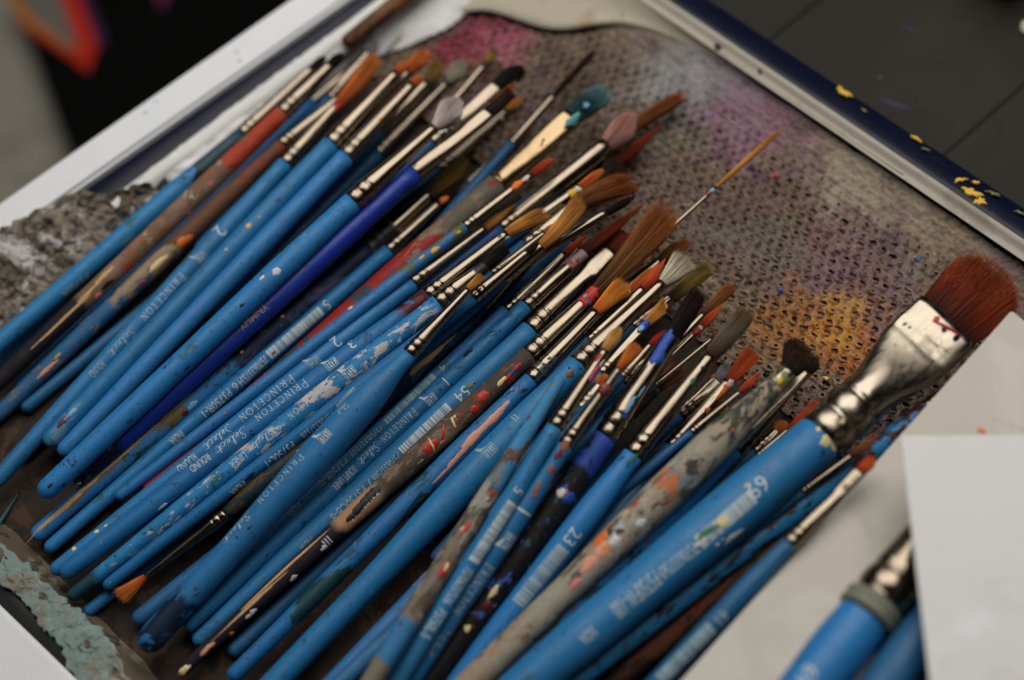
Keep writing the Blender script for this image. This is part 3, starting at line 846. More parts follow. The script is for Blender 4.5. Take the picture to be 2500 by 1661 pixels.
def build_bristles(b, root):
    shape, colr, wpx, n = b.hair
    if shape is None: return None
    base, tip = b.le, b.lt
    ax = b.le - np.array([0, 0, b.L]); ax = ax / np.linalg.norm(ax)
    D = tip - base; Lh = float(np.linalg.norm(D))
    lat = D - ax * float(np.dot(D, ax))
    r0 = b.re * 0.93
    ry0 = r0 if b.fth is None else b.fth / 2 * b.dj / FPX * 1.02
    rw = (wpx / 2 * b.dj / FPX) if wpx else r0 * 1.3
    n = int((n or min(520, max(90, 46 * rw * rw ** 0.5 + 60))) * 1.7)
    R_ = random.Random(b.idx * 17 + 5)
    Xa = np.array([1.0, 0, 0]); Ya = np.array([0, 1.0, 0])
    ryw = rw if b.fth is None else max(ry0, ry0 + (rw - r0) * 0.3)
    if shape in ('fan', 'flat') and b.fth is None: ryw = max(r0 * 0.8, rw * 0.55)
    def prof(s):
        if shape == 'point':
            k = (1 + 0.35 * math.sin(math.pi * min(1, s * 1.25))) * max(0.0, 1 - s) ** 0.62
            a = r0 * k * (rw / (r0 * 1.2)) ** min(1, 2.2 * s)
            return a, a * (ry0 / r0)
        if shape == 'round':
            q = math.sin(math.pi * min(1.0, s / 0.9) * 0.5) if s < 0.5 else math.sin(math.pi * min(1.0, 0.5 / 0.9) * 0.5)
            a = r0 + (rw - r0) * q
            if s > 0.5: a *= 1 - 0.72 * ((s - 0.5) / 0.5) ** 1.8
            return a, a * (ryw / rw if rw > 0 else 1)
        if shape == 'taper':
            a = (r0 + (rw - r0) * math.sin(math.pi * min(1, s / 0.8) * 0.5)) * (1 - 0.25 * s ** 3)
            return a, a * (ryw / rw)
        a = r0 + (rw - r0) * (s ** 0.85)
        return a, ry0 + (ryw - ry0) * s
    def hlen(u, v):
        q = min(1, math.hypot(u, v))
        if shape == 'point': return 1 - 0.10 * R_.random() - 0.22 * q * R_.random()
        if shape == 'round': return math.sqrt(max(0.05, 1 - 0.72 * q * q)) * (1 - 0.06 * R_.random())
        if shape == 'filbert': return (0.52 + 0.48 * math.sqrt(max(0.0, 1 - u * u))) * (1 - 0.05 * R_.random())
        if shape == 'angle': return (0.80 + 0.2 * u) * (1 - 0.05 * R_.random())
        if shape == 'flat': return 1 - 0.07 * R_.random()
        if shape == 'fan': return (1 - 0.10 * u * u) * (1 - 0.20 * R_.random())
        return 1 - 0.15 * R_.random() - 0.12 * q
    V, Fc, tt, rr = [], [], [], []
    def centre(s): return base + ax * float(np.dot(D, ax)) * s + lat * (s ** 1.6)
    # inner body
    seg = 16; m = 8
    for j in range(m + 1):
        s = j / m * 0.86
        a, c_ = prof(s); cc = centre(s)
        for i in range(seg):
            an = 2 * math.pi * i / seg
            lim = hlen(math.cos(an) * 0.8, math.sin(an) * 0.3) if j == m else 1
            kc = 0.82 - 0.30 * j / m
            p = cc + Xa * a * kc * math.cos(an) + Ya * c_ * kc * math.sin(an) - ax * Lh * 0.10 * (abs(math.cos(an)) ** 2 if shape not in ('flat',) else 0) * (j / m) ** 2
            V.append(p); tt.append(s); rr.append(0.12 + 0.2 * R_.random())
    for j in range(m):
        for i in range(seg):
            i2 = (i + 1) % seg
            Fc.append((j * seg + i, j * seg + i2, (j + 1) * seg + i2, (j + 1) * seg + i))
    Fc.append(tuple(range(m * seg, (m + 1) * seg)))
    hr = 0.075 + 0.02 * min(1.5, rw / 3)
    bins = [R_.random() for _ in range(20)]
    clump = [(R_.uniform(-1, 1), R_.uniform(-0.3, 0.3)) for _ in range(9)]
    for h in range(n):
        q = math.sqrt(R_.uniform(0.25, 1)); an = R_.uniform(0, 2 * math.pi)
        u, v = q * math.cos(an), q * math.sin(an)
        ln = hlen(u, v); rv = 0.6 * bins[int((u + 1) * 8.99)] + 0.4 * R_.random()
        cu, cv = min(clump, key=lambda c: abs(c[0] - u))
        wx, wy = R_.gauss(0, 0.09), R_.gauss(0, 0.09)
        if R_.random() < 0.07: wx *= 3.2; wy *= 3.2; ln *= 1.05
        st0 = len(V); K = 5
        for j in range(K):
            s = j / (K - 1) * ln
            a, c_ = prof(s)
            uu = u + (cu - u) * 0.14 * s * s + wx * s * s; vv = v + wy * s * s
            p = centre(s) + Xa * a * uu + Ya * c_ * vv
            rad = hr * (1 - 0.75 * (j / (K - 1)) ** 2)
            for i in range(3):
                ang = 2 * math.pi * i / 3 + an
                V.append(p + Xa * rad * math.cos(ang) + Ya * rad * math.sin(ang)); tt.append(s); rr.append(rv)
        for j in range(K - 1):
            for i in range(3):
                i2 = (i + 1) % 3
                Fc.append((st0 + j * 3 + i, st0 + j * 3 + i2, st0 + (j + 1) * 3 + i2, st0 + (j + 1) * 3 + i))
    o = newmesh("bristles", [v * MM for v in V], Fc, hair_mat(colr), root)
    att = o.data.attributes.new("hairt", 'FLOAT_COLOR', 'POINT')
    buf = np.zeros((len(V), 4), dtype=np.float32); buf[:, 0] = tt; buf[:, 1] = rr; buf[:, 3] = 1
    att.data.foreach_set("color", buf.ravel())
    return o

def px_local(b, p, rad=None):
    """pixel -> (z along the brush, angle round it) on its visible surface"""
    d = np.array(ray(*p)); o = CAM
    Mi = b.Minv
    ol = Mi[:3, :3] @ o + Mi[:3, 3]; dl = Mi[:3, :3] @ d
    dl = dl / np.linalg.norm(dl)
    r = rad or b.rm
    for _ in range(4):
        A = dl[0] ** 2 + dl[1] ** 2; Bq = ol[0] * dl[0] + ol[1] * dl[1]; C = ol[0] ** 2 + ol[1] ** 2 - r * r
        disc = Bq * Bq - A * C
        t = (-Bq - math.sqrt(disc)) / A if disc > 0 else -Bq / A
        P = ol + dl * t
        z = P[2]
        r = b.surf(z)
    return z, math.atan2(P[0], P[1])

def surf_pt(b, z, phi, h):
    R = b.surf(z) + h
    c = b.cl(z)
    return (c[0] + R * math.sin(phi), c[1] + R * math.cos(phi), z)

# ---- lettering: strokes (own serif and script letters) and built-in sans letters
SERIF = {  # polylines in a 0..1 box with stroke weights
 'P': [([(0.16, 0), (0.16, 1)], 2), ([(0.0, 0), (0.34, 0)], 1), ([(0.0, 1), (0.45, 1), (0.66, 0.92), (0.72, 0.75), (0.64, 0.57), (0.45, 0.48), (0.16, 0.48)], 1.3)],
 'R': [([(0.16, 0), (0.16, 1)], 2), ([(0.0, 0), (0.34, 0)], 1), ([(0.0, 1), (0.45, 1), (0.66, 0.92), (0.72, 0.76), (0.64, 0.6), (0.45, 0.52), (0.16, 0.52)], 1.3), ([(0.4, 0.52), (0.72, 0.06), (0.9, 0)], 1.8)],
 'I': [([(0.2, 0), (0.2, 1)], 2), ([(0.04, 0), (0.36, 0)], 1), ([(0.04, 1), (0.36, 1)], 1)],
 'N': [([(0.14, 0), (0.14, 1)], 1.2), ([(0.14, 1), (0.78, 0)], 2), ([(0.78, 0), (0.78, 1)], 1.2), ([(0, 0), (0.28, 0)], 1), ([(0, 1), (0.2, 1)], 1), ([(0.62, 1), (0.94, 1)], 1)],
 'C': [([(0.8, 0.82), (0.66, 0.96), (0.45, 1), (0.2, 0.88), (0.06, 0.62), (0.06, 0.38), (0.2, 0.12), (0.45, 0), (0.66, 0.04), (0.82, 0.18)], 1.6)],
 'E': [([(0.16, 0), (0.16, 1)], 2), ([(0, 0), (0.66, 0), (0.7, 0.18)], 1.1), ([(0, 1), (0.64, 1), (0.66, 0.84)], 1.1), ([(0.16, 0.52), (0.5, 0.52)], 1.1)],
 'T': [([(0.38, 0), (0.38, 1)], 2), ([(0.0, 0.82), (0.02, 1), (0.74, 1), (0.76, 0.82)], 1.1), ([(0.22, 0), (0.54, 0)], 1)],
 'O': [([(0.5, 1), (0.22, 0.9), (0.06, 0.62), (0.06, 0.38), (0.22, 0.1), (0.5, 0), (0.78, 0.1), (0.94, 0.38), (0.94, 0.62), (0.78, 0.9), (0.5, 1)], 1.6)],
}
SWID = dict(P=0.8, R=0.92, I=0.44, N=1.0, C=0.9, E=0.78, T=0.84, O=1.08)
SCRIPT = [[(0.62, 1.12), (0.74, 1.3), (0.6, 1.42), (0.38, 1.3), (0.34, 1.05), (0.56, 0.72), (0.58, 0.3), (0.36, 0.0), (0.1, 0.05), (0.06, 0.22)],
          [(0.7, 0.3), (1.0, 0.42), (1.06, 0.62), (0.92, 0.72), (0.82, 0.5), (0.84, 0.18), (1.02, 0.04), (1.24, 0.3), (1.5, 1.1), (1.48, 1.42), (1.36, 1.3), (1.34, 0.3), (1.46, 0.02), (1.64, 0.3)],
          [(1.64, 0.3), (1.9, 0.44), (1.94, 0.64), (1.8, 0.72), (1.72, 0.46), (1.76, 0.16), (1.92, 0.04), (2.12, 0.26)],
          [(2.5, 0.6), (2.36, 0.72), (2.2, 0.52), (2.2, 0.2), (2.36, 0.04), (2.56, 0.2), (2.8, 0.7)],
          [(2.86, 1.2), (2.76, 0.3), (2.9, 0.02), (3.1, 0.2)], [(2.56, 0.78), (3.2, 0.9)]]

def stroke_mesh(polys, wid):
    V, Fc = [], []
    for pl, wt in polys:
        pl = [np.array(p, float) for p in pl]
        hw = wid * wt / 2
        pts = []
        for i in range(len(pl)):
            a = pl[max(0, i - 1)]; c = pl[min(len(pl) - 1, i + 1)]
            d = c - a; d = d / (np.linalg.norm(d) + 1e-9); nrm = np.array([-d[1], d[0]])
            pts.append((pl[i] + nrm * hw, pl[i] - nrm * hw))
        s = len(V)
        for a, c in pts: V += [a, c]
        for i in range(len(pts) - 1):
            Fc.append((s + 2 * i, s + 2 * i + 1, s + 2 * i + 3, s + 2 * i + 2))
    return V, Fc

def serif_word(word, wid=0.058):
    polys = []; x = 0
    for i, ch in enumerate(word):
        for pl, wt in SERIF[ch]:
            k = 1.0 if i else 1.25
            polys.append(([(x + px * k, py * k) for px, py in pl], wt))
        x += (SWID[ch] + 0.28) * (1.0 if i else 1.25)
    return stroke_mesh(polys, wid)

_tc = {}
def sans_word(word):
    if word in _tc: return _tc[word]
    cu = bpy.data.curves.new("t", 'FONT'); cu.body = word; cu.resolution_u = 3; cu.size = 1.0
    ob = bpy.data.objects.new("t", cu); COL.objects.link(ob)
    dg = bpy.context.evaluated_depsgraph_get()
    me = bpy.data.meshes.new_from_object(ob.evaluated_get(dg))
    V = [np.array((v.co.x, v.co.y)) for v in me.vertices]; Fc = [tuple(p.vertices) for p in me.polygons]
    bpy.data.objects.remove(ob); bpy.data.curves.remove(cu); bpy.data.meshes.remove(me)
    _tc[word] = (V, Fc)
    return V, Fc

def logo_mesh(R_):
    polys = [([(0, 0.25), (0, 1.0), (1.0, 1.0), (1.0, 0.25), (0, 0.25)], 1.0)]
    V, Fc = stroke_mesh(polys, 0.06)
    def disc(cx, cy, r):
        s = len(V); n = 8
        for i in range(n): V.append(np.array((cx + r * math.cos(i * 2 * math.pi / n), cy + r * math.sin(i * 2 * math.pi / n))))
        Fc.append(tuple(range(s, s + n)))
    for row in (0.45, 0.63, 0.82):
        for i in range(4):
            disc(0.16 + i * 0.225 + R_.uniform(-0.03, 0.03), row, R_.uniform(0.055, 0.105))
    for quad in ([(0.45, 0.2), (1.02, 0.2), (1.2, -0.32), (1.0, -0.36), (0.86, 0.02)], [(0.78, 0.0), (0.95, 0.18), (0.55, 0.22)]):
        s = len(V); V += [np.array(q) for q in quad]; Fc.append(tuple(range(s, s + len(quad))))
    return V, Fc

def bar_mesh(R_):
    V, Fc = [], []
    x = 0
    def q(a, c):
        s = len(V); V.extend([np.array((a, 0)), np.array((c, 0)), np.array((c, 1)), np.array((a, 1))]); Fc.append((s, s + 1, s + 2, s + 3))
    q(0, 0.45); x = 0.52
    while x < 8.3:
        w = R_.choice([0.05, 0.08, 0.12, 0.2, 0.3]); q(x, x + w); x += w + R_.choice([0.035, 0.05, 0.08, 0.12])
    q(x, x + 0.3)
    return V, Fc

def finer(V, Fc, lim):
    """cut the flat print into pieces small enough to follow the round handle"""
    bm = bmesh.new()
    vs = [bm.verts.new((float(v[0]), float(v[1]), 0)) for v in V]
    for f in Fc:
        try: bm.faces.new([vs[i] for i in f])
        except ValueError: pass
    y0 = min(float(v[1]) for v in V); y1 = max(float(v[1]) for v in V)
    k = y0 + lim
    while k < y1 - 1e-4:
        bmesh.ops.bisect_plane(bm, geom=bm.verts[:] + bm.edges[:] + bm.faces[:], plane_co=(0, k, 0), plane_no=(0, 1, 0))
        k += lim
    bm.verts.index_update()
    V2 = np.array([(v.co.x, v.co.y) for v in bm.verts]); F2 = [tuple(v.index for v in f.verts) for f in bm.faces]
    bm.free()
    return V2, F2

def put_print(b, handle, spec):
    kind, txt, p0, p1, hmm, ink = spec
    R_ = random.Random(b.idx * 31 + len(txt) + int(p0[0]))
    if kind == 'serif': V, Fc = serif_word(txt); nm = "lettering"
    elif kind == 'script': V, Fc = stroke_mesh([(p, 1) for p in SCRIPT], 0.075); nm = "lettering"
    elif kind == 'logo': V, Fc = logo_mesh(R_); nm = "emblem"
    elif kind == 'bar': V, Fc = bar_mesh(R_); nm = "barcode"
    else: V, Fc = sans_word(txt); nm = "lettering"
    V, Fc = finer(V, Fc, 0.16 * (max(v[1] for v in V) - min(v[1] for v in V)))
    mn, mx = V.min(0), V.max(0)
    z0, f0 = px_local(b, p0)
    if p1 is None:   # a single glyph: keep its own aspect, centred at p0
        sc = hmm / (mx[1] - mn[1]); Lw = (mx[0] - mn[0]) * sc
        z0 = z0 + Lw / 2; z1 = z0 - Lw; f1 = f0
    else:
        z1, f1 = px_local(b, p1)
    # long thin strokes are cut so that they follow the round handle
    out = []
    for v in V:
        u = (v[0] - mn[0]) / (mx[0] - mn[0]); w = (v[1] - mn[1]) / (mx[1] - mn[1]) - 0.5
        z = z0 + (z1 - z0) * u
        phi = f0 + (f1 - f0) * u - w * hmm / max(0.6, b.surf(z))
        out.append(tuple(c * MM for c in surf_pt(b, z, phi, 0.05 + (0.03 if len(Fc[0]) > 3 else 0.03))))
    newmesh(nm, out, Fc, ink, handle, smooth=False)

def put_blob(b, parent, spec):
    """a dab or flake of dried paint on the brush: (colour, pixel, length mm, width mm[, height mm[, turn]])"""
    col, p, ln, wd = spec[:4]
    hh = spec[4] if len(spec) > 4 else 0.16
    turn = spec[5] if len(spec) > 5 else 0
    R_ = random.Random(int(p[0] * 7 + p[1]))
    z, phi = px_local(b, p, b.rj)
    n, m = 30, 4
    sd = R_.uniform(0, 99)
    V = []; Fc = []
    pt = lambda du, dv, h: tuple(c * MM for c in surf_pt(b, z + du * math.cos(turn) - dv * math.sin(turn), phi + (dv * math.cos(turn) + du * math.sin(turn)) / max(0.5, b.surf(z)), h))
    V.append(pt(0, 0, hh))
    for j in range(1, m + 1):
        q = j / m
        for i in range(n):
            a = 2 * math.pi * i / n
            k = 0.88 + 0.42 * mnoise.noise(Vector((math.cos(a) * 1.2 + sd, math.sin(a) * 1.2, 0))) + 0.24 * mnoise.noise(Vector((math.cos(a) * 3.5 + sd, math.sin(a) * 3.5, 2)))
            h = hh * (0.95 if j < m else -0.1) * (0.8 + 0.5 * R_.random())
            V.append(pt(ln / 2 * q * k * math.cos(a), wd / 2 * q * k * math.sin(a), h))
    for i in range(n): Fc.append((0, 1 + i, 1 + (i + 1) % n))
    for j in range(1, m):
        for i in range(n):
            i2 = (i + 1) % n
            Fc.append((1 + (j - 1) * n + i, 1 + j * n + i, 1 + j * n + i2, 1 + (j - 1) * n + i2))
    newmesh("paint_splash", V, Fc, pm(col), parent, smooth=True)

def build_brush(b):
    P0, P1, P2 = world_pts(b)
    zt = zlin(b, b.tip)
    zf = max(1.0, zlin(b, b.fend))
    zt = max(1.2, min(zt, zf + 0.25 * math.dist(b.fend, b.tip) / 8))
    P3 = at(*b.tip, zt)
    Z = P1 - P0; b.L = float(np.linalg.norm(Z)); Z = Z / b.L
    vd = CAM - P1; vd = vd / np.linalg.norm(vd)
    up = vd * 0.5 + np.array([0, 0, 0.5])
    Y = up - Z * np.dot(up, Z); Y = Y / np.linalg.norm(Y)
    X = np.cross(Y, Z)
    Mw = np.eye(4); Mw[:3, 0] = X; Mw[:3, 1] = Y; Mw[:3, 2] = Z; Mw[:3, 3] = P0
    b.Minv = np.linalg.inv(Mw)
    b.dj = depth(P1)
    loc = lambda P: (b.Minv @ np.append(P, 1))[:3]
    b.le, b.lt = loc(P2), loc(P3)
    b.rfn = radius_fn(b)
    Lf = float(np.linalg.norm(b.le - np.array([0, 0, b.L])))
    ez = b.le[2]
    def surf(z):
        if z <= b.L: return b.rfn(z)
        t = min(1, (z - b.L) / max(0.1, ez - b.L))
        return b.rj * 1.03 + (b.re - b.rj * 1.03) * t
    def cl(z):
        if z <= b.L: return (0, 0)
        t = min(1, (z - b.L) / max(0.1, ez - b.L)); return (b.le[0] * t, b.le[1] * t)
    b.surf, b.cl = surf, cl
    root = empty("paintbrush"); b.root = root
    Mm = Matrix([[float(c) for c in row] for row in Mw])
    Mm.translation = Vector([float(c) * MM for c in P0])
    root.matrix_world = Mm
    tag(root, b.label, "paintbrush", "paintbrushes heaped in the tray")
    h = build_handle(b, root)
    if not b.nofer:
        f = build_ferrule(b, root)
        build_bristles(b, root)
        for s in b.fblobs: put_blob(b, f, s)
    for t in b.text: put_print(b, h, t)
    for s in b.blobs: put_blob(b, h, s)
    return root
# ---------------------------------------------------------------- the brushes, measured in the photograph
l_ = lin
NAVY = l_(22, 34, 66); TEALD = l_(24, 62, 74); GREYP = l_(134, 122, 104); GREYL = l_(168, 166, 152)
RED = l_(150, 30, 22); BROWN = l_(96, 60, 38); BLACKP = l_(18, 17, 20); RUST = l_(84, 46, 26)
FLAKE = l_(196, 186, 182); WOODL = l_(196, 160, 116); DRED = l_(78, 18, 20); TEALL = l_(96, 140, 140)
UB = l_(36, 72, 158); OCH = l_(150, 120, 50); BLU = BLUE
SHADE_BLUE = (0.014, 0.100, 0.235, 1)  # BLUE darkened for handles low in the heap, shade put into the colour
ROYAL = (0.008, 0.036, 0.29, 1)
W = INK_W; Fd = INK_F

# --- left side of the heap
B('b1', "leftmost blue brush, black smudge on its handle, beside the crusted grey paint", (-120, 940), (594, 326), (762, 168), (800, 132), 46, jw=36, few=24, hair=('round', 'dark', 26, None), order=3, zmin=(11, 12),
  lay=[(BLACKP, .78, .86, 220, .46, 1), (TEALD, .84, 1, 150, .42, .6)], text=[('sans', '75706337', (330, 575), (300, 600), 2.2, Fd), ('sans', 'P3750R', (215, 672), (150, 722), 2.2, Fd)])
B('b3', "shaded blue brush squeezed between the leftmost blue brush and the black chipped one", (-90, 960), (560, 390), (640, 318), (680, 282), 38, order=0, base=SHADE_BLUE)
B('b2', "grey-brown brush smeared red at the ferrule, black lower handle with bare wood edge", (-70, 995), (692, 274), (806, 162), (842, 128), 44, jw=38, few=27, hair=('round', 'black', 30, None), order=4, zmin=(9, 17),
  base=GREYP, rough=.6, lay=[(l_(120, 92, 68), .25, 1, 120, .5, .5), (l_(170, 64, 38), .8, 1.0, 130, .44, .8), (l_(176, 70, 40), .45, .85, 260, .60, .7), (l_(24, 20, 26), -.1, .33, 60, .05, 1), (GREYL, .5, .8, 330, .6, .5)],
  blobs=[('orange', (462, 520), 2.2, 1.2), ('orange', (515, 450), 1.6, 1.2), ('red', (563, 402), 2.2, 1.6), ('pink', (240, 722), 3.4, 2.0), ('black', (262, 695), 6, 1.8), ('wood', (152, 782), 30, 1.1), ('wood', (255, 672), 9, 1.6), ('wood', (215, 715), 12, 1.0)])
B('b4', "slim blue brush just right of the black-and-brown chipped brush", (40, 950), (764, 250), (905, 126), (957, 74), 36, jw=30, few=22, hair=('flat', 'redbrown', 46, None), order=2, fer='plain', text=[])
B('b5', "brush with dark brown upper handle and an orange dab, flaked blue below", (-20, 1028), (690, 352), (826, 243), (860, 212), 42, jw=30, few=24, hair=('round', 'dark', 24, None), order=4,
  base=(0.022, 0.14, 0.30, 1), rough=.5, lay=[(l_(98, 66, 46), .55, 1, 60, .10, 1), (l_(128, 60, 42), .8, 1, 140, .5, 1), (l_(150, 128, 100), .40, .62, 150, .44, .6), (l_(150, 128, 96), .2, .42, 240, .57, .35), (l_(128, 110, 60), 0, .3, 330, .63, .5)],
  blobs=[('orange', (447, 590), 6, 3.0), ('orange', (462, 582), 3, 2.2), ('red', (348, 691), 2.6, 1.8), ('salmon', (115, 903), 10, 1.6), ('yellow', (140, 870), 3, .8), ('cream', (385, 645), 8, 2.4)])
B('b6', "dim blue brush end poking out low down at the far left of the heap", (55, 1004), (700, 470), (790, 396), (830, 364), 34, order=0, base=SHADE_BLUE)
B('b6b', "grubby olive-stained blue brush lying on the tray floor under the left handles", (45, 1118), (640, 560), (720, 480), (760, 440), 34, order=0, base=SHADE_BLUE, lay=[(l_(88, 70, 40), 0, .5, 200, .5, .6)])
B('b7', "blue brush numbered 2 with worn white maker's name and splayed orange bristles", (-20, 1186), (699, 398), (824, 258), (932, 126), 44, jw=38, few=26, hair=('taper', 'orange', 44, None), order=5, specks=.6,
  text=[('sans', '2', (536, 563), None, 4.6, W), ('logo', '', (485, 626), None, 5.0, Fd), ('serif', 'PRINCETON', (448, 672), (350, 780), 3.0, W), ('script', 's', (330, 802), (268, 870), 3.4, Fd), ('sans', 'ROUND', (252, 886), (222, 918), 2.6, Fd)],
  fblobs=[('red', (826, 262), 4, 2.6)])
B('b8', "blue brush with a yellow fleck and a red-and-white smear near its blunt end", (112, 1088), (812, 350), (968, 180), (1002, 146), 48, jw=44, few=26, hair=('round', 'orange', 26, None), order=6, bw=40,
  blobs=[('yellow', (606, 552), 2.6, 1.8), ('yellow', (633, 530), 1, .8), ('yellow', (552, 610), 1.2, 1), ('darkred', (152, 1030), 5, 2.0), ('darkred', (165, 1018), 3, 1.4), ('lblue', (170, 1012), 6, 1.6)], lay=[(l_(90, 130, 160), 0, .12, 200, .5, .6)])
B('b9', "plain blue brush, silver ferrule with an orange speck, between two equal blue brushes", (146, 1112), (848, 380), (1007, 208), (1036, 183), 46, jw=42, few=26, hair=('round', 'orange', 26, None), order=6.5, fblobs=[('orange', (930, 292), 1.4, 1.2)], bw=38)
B('h1', "shaded blue brush whose soft olive-white bristles swell into an oval", (260, 1030), (924, 374), (1092, 202), (1140, 142), 42, jw=36, few=20, hair=('round', 'drab', 52, None), order=2, base=SHADE_BLUE)
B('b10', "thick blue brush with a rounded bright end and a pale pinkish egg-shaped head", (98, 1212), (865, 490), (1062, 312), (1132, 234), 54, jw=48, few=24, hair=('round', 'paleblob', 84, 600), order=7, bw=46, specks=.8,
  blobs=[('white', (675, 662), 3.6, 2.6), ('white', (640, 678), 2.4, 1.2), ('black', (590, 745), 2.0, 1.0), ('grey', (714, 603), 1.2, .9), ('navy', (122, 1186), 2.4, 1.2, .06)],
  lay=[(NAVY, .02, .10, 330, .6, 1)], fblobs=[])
B('h4', "shaded blue brush with a bent silver ferrule and a stubby golden head", (520, 930), (1080, 416), (1238, 270), (1278, 236), 42, jw=36, few=17, hair=('round', 'gold', 32, None), order=1.5, base=SHADE_BLUE, fblobs=[('cream', (1226, 290), 1.8, 1.6, .5)])
B('b11', "deep ultramarine blue brush with faint gold lettering", (180, 1180), (1014, 422), (1196, 274), (1250, 222), 50, jw=44, few=30, fth=16, hair=('flat', 'dark', 34, None), order=6.8, fer='plain', base=ROYAL, rough=.24, bw=44,
  lay=[(l_(12, 22, 50), -.05, .13, 60, .15, 1), (l_(60, 70, 100), 0, .12, 420, .64, 1)],
  text=[('sans', 'YNMHY', (650, 745), (584, 800), 2.8, INK_G)],
  blobs=[('pink', (262, 1092), 4, 2.4), ('white', (192, 1182), 1.6, 1.0), ('ublue', (180, 1188), 2, 1.5)])
B('b12', "navy speckled brush, its blue lower handle split to a long strip of bare wood", (80, 1316), (904, 606), (1048, 476), (1156, 376), 50, jw=40, few=32, hair=('round', 'olive', 52, None), order=6.2, bw=38, rough=.45,
  lay=[(NAVY, .58, 1.05, 60, .12, 1), (l_(60, 70, 100), .6, .95, 170, .55, .5), (l_(70, 120, 160), .55, .8, 420, .62, .7), (l_(110, 96, 60), .1, .55, 150, .56, .3), (l_(40, 70, 60), .2, .6, 200, .56, .5)],
  blobs=[('wood', (150, 1245), 34, 1.5), ('wood', (275, 1130), 40, 1.3), ('wood', (420, 1000), 26, 1.5), ('cream', (690, 773), 1.2, 1), ('cream', (590, 860), 1.2, .9), ('brown', (535, 908), 3, .8), ('darkred', (452, 1008), 3, 2), ('lblue', (470, 990), 4, 2.2)],
  flay=[(BLACKP, 0, .38, 160, .36, 1)])
B('b13', "blue brush numbered 5 with long white barcode and an orange spot at the ferrule", (112, 1346), (951, 610), (1070, 500), (1128, 452), 38, jw=34, few=24, hair=('round', 'dark', 26, None), order=8,
  text=[('sans', '5', (798, 744), None, 3.2, W), ('bar', '', (785, 758), (656, 868), 3.3, W), ('sans', '75706337534', (650, 874), (585, 938), 2.6, W), ('sans', '6', (575, 944), None, 2.5, W), ('sans', 'P3750R-1', (562, 956), (498, 1014), 2.7, W), ('sans', 'INDIA', (446, 1058), (418, 1082), 2.5, W)],
  fblobs=[('orange', (1087, 490), 4, 2.6, .4)], blobs=[('brown', (668, 862), 2, 1.2)])
B('h6', "low blue brush with a slender pointed orange head, beside the wide wooden-looking ferrule", (480, 1040), (1105, 482), (1233, 368), (1308, 294), 36, jw=28, few=22, hair=('round', 'orange', 30, None), order=1.6, base=SHADE_BLUE, flay=[(BLACKP, 0, .3, 160, .4, 1)])
B('b14', "fat brush with a blood-red painted handle and wide cream ferrule, teal-caked bristles", (350, 1205), (1216, 452), (1396, 286), (1492, 214), 60, jw=58, few=54, fth=30, hair=('taper', 'teal', 66, 300), order=3, fer='plain', tint=(0.33, 0.235, 0.135), bw=36,
  base=l_(138, 22, 16), rough=.5, lay=[(l_(92, 84, 70), .82, 1.02, 90, .42, .6), (l_(40, 60, 70), .1, .85, 130, .58, .5), (l_(124, 110, 90), .72, .95, 220, .56, .5)],
  fblobs=[('teal', (1404, 300), 7, 4, .6), ('lblue', (1438, 262), 2.5, 2.5, .5), ('violet', (1330, 345), 2, 1)])
B('b15', "thin blue brush with yellow flecks and an orange-red head next to the red handle", (284, 1218), (1138, 553), (1298, 428), (1358, 382), 31, jw=25, few=20, hair=('round', 'red', 24, None), order=7.6,
  lay=[(l_(90, 100, 60), .8, 1.0, 260, .54, .6)], blobs=[('yellow', (1062, 610), 3.4, 2.0), ('yellow', (1030, 628), 3, 1), ('yellow', (1120, 568), 2, 1.0), ('white', (855, 752), 2.2, 1.6), ('orange', (550, 1010), 1, .6)],
  fblobs=[('orange', (1262, 452), 6, 3.0, .35), ('white', (1285, 436), 2, 2.0, .3)])
B('h8', "shaded blue brush with a long silver ferrule and a broad pinkish dome of bristles", (470, 1150), (1226, 556), (1480, 356), (1556, 270), 44, jw=38, few=44, hair=('round', 'pink', 78, 420), order=4.5, base=(0.015, 0.075, 0.26, 1), fer='round')
B('b16', "blue brush numbered 2 with a crisp white maker's name, in the middle of the heap", (126, 1400), (1011, 690), (1184, 558), (1262, 496), 40, jw=36, few=24, hair=('point', 'gold', 24, None), order=8.4, base=(0.020, 0.16, 0.375, 1),
  text=[('sans', '2', (820, 834), None, 4.0, W), ('logo', '', (760, 880), None, 5.2, Fd), ('serif', 'PRINCETON', (716, 922), (588, 1025), 3.0, W), ('script', 's', (566, 1043), (500, 1098), 3.4, W), ('sans', 'ROUND', (478, 1114), (436, 1150), 2.8, W)],
  blobs=[('cream', (236, 1298), 1.8, 1.2), ('cream', (258, 1284), 1.4, .8), ('cream', (180, 1340), 1.8, 1.6)])
B('b17', "blue brush numbered 3, dark red stain below the ferrule and a golden hair fan", (150, 1406), (1047, 720), (1238, 572), (1338, 518), 48, jw=36, few=26, hair=('fan', 'gold', 44, None), order=8.8,
  lay=[(DRED, .92, 1.0, 180, .40, .8), (DRED, .82, .93, 260, .55, .7)],
  text=[('sans', '3', (858, 840), None, 3.6, W), ('logo', '', (802, 884), None, 5.0, W), ('serif', 'PRINCETON', (748, 932), (625, 1024), 3.0, W), ('script', 's', (602, 1050), (528, 1104), 3.4, W), ('sans', 'ROUND', (510, 1113), (466, 1147), 2.6, W)],
  blobs=[('white', (398, 1236), 3.6, 1.2), ('green', (562, 1050), 1.2, 1, .05)], fblobs=[('green', (1222, 578), 1.6, 1.0), ('teal', (1240, 584), 2.4, 1.8, .4)])
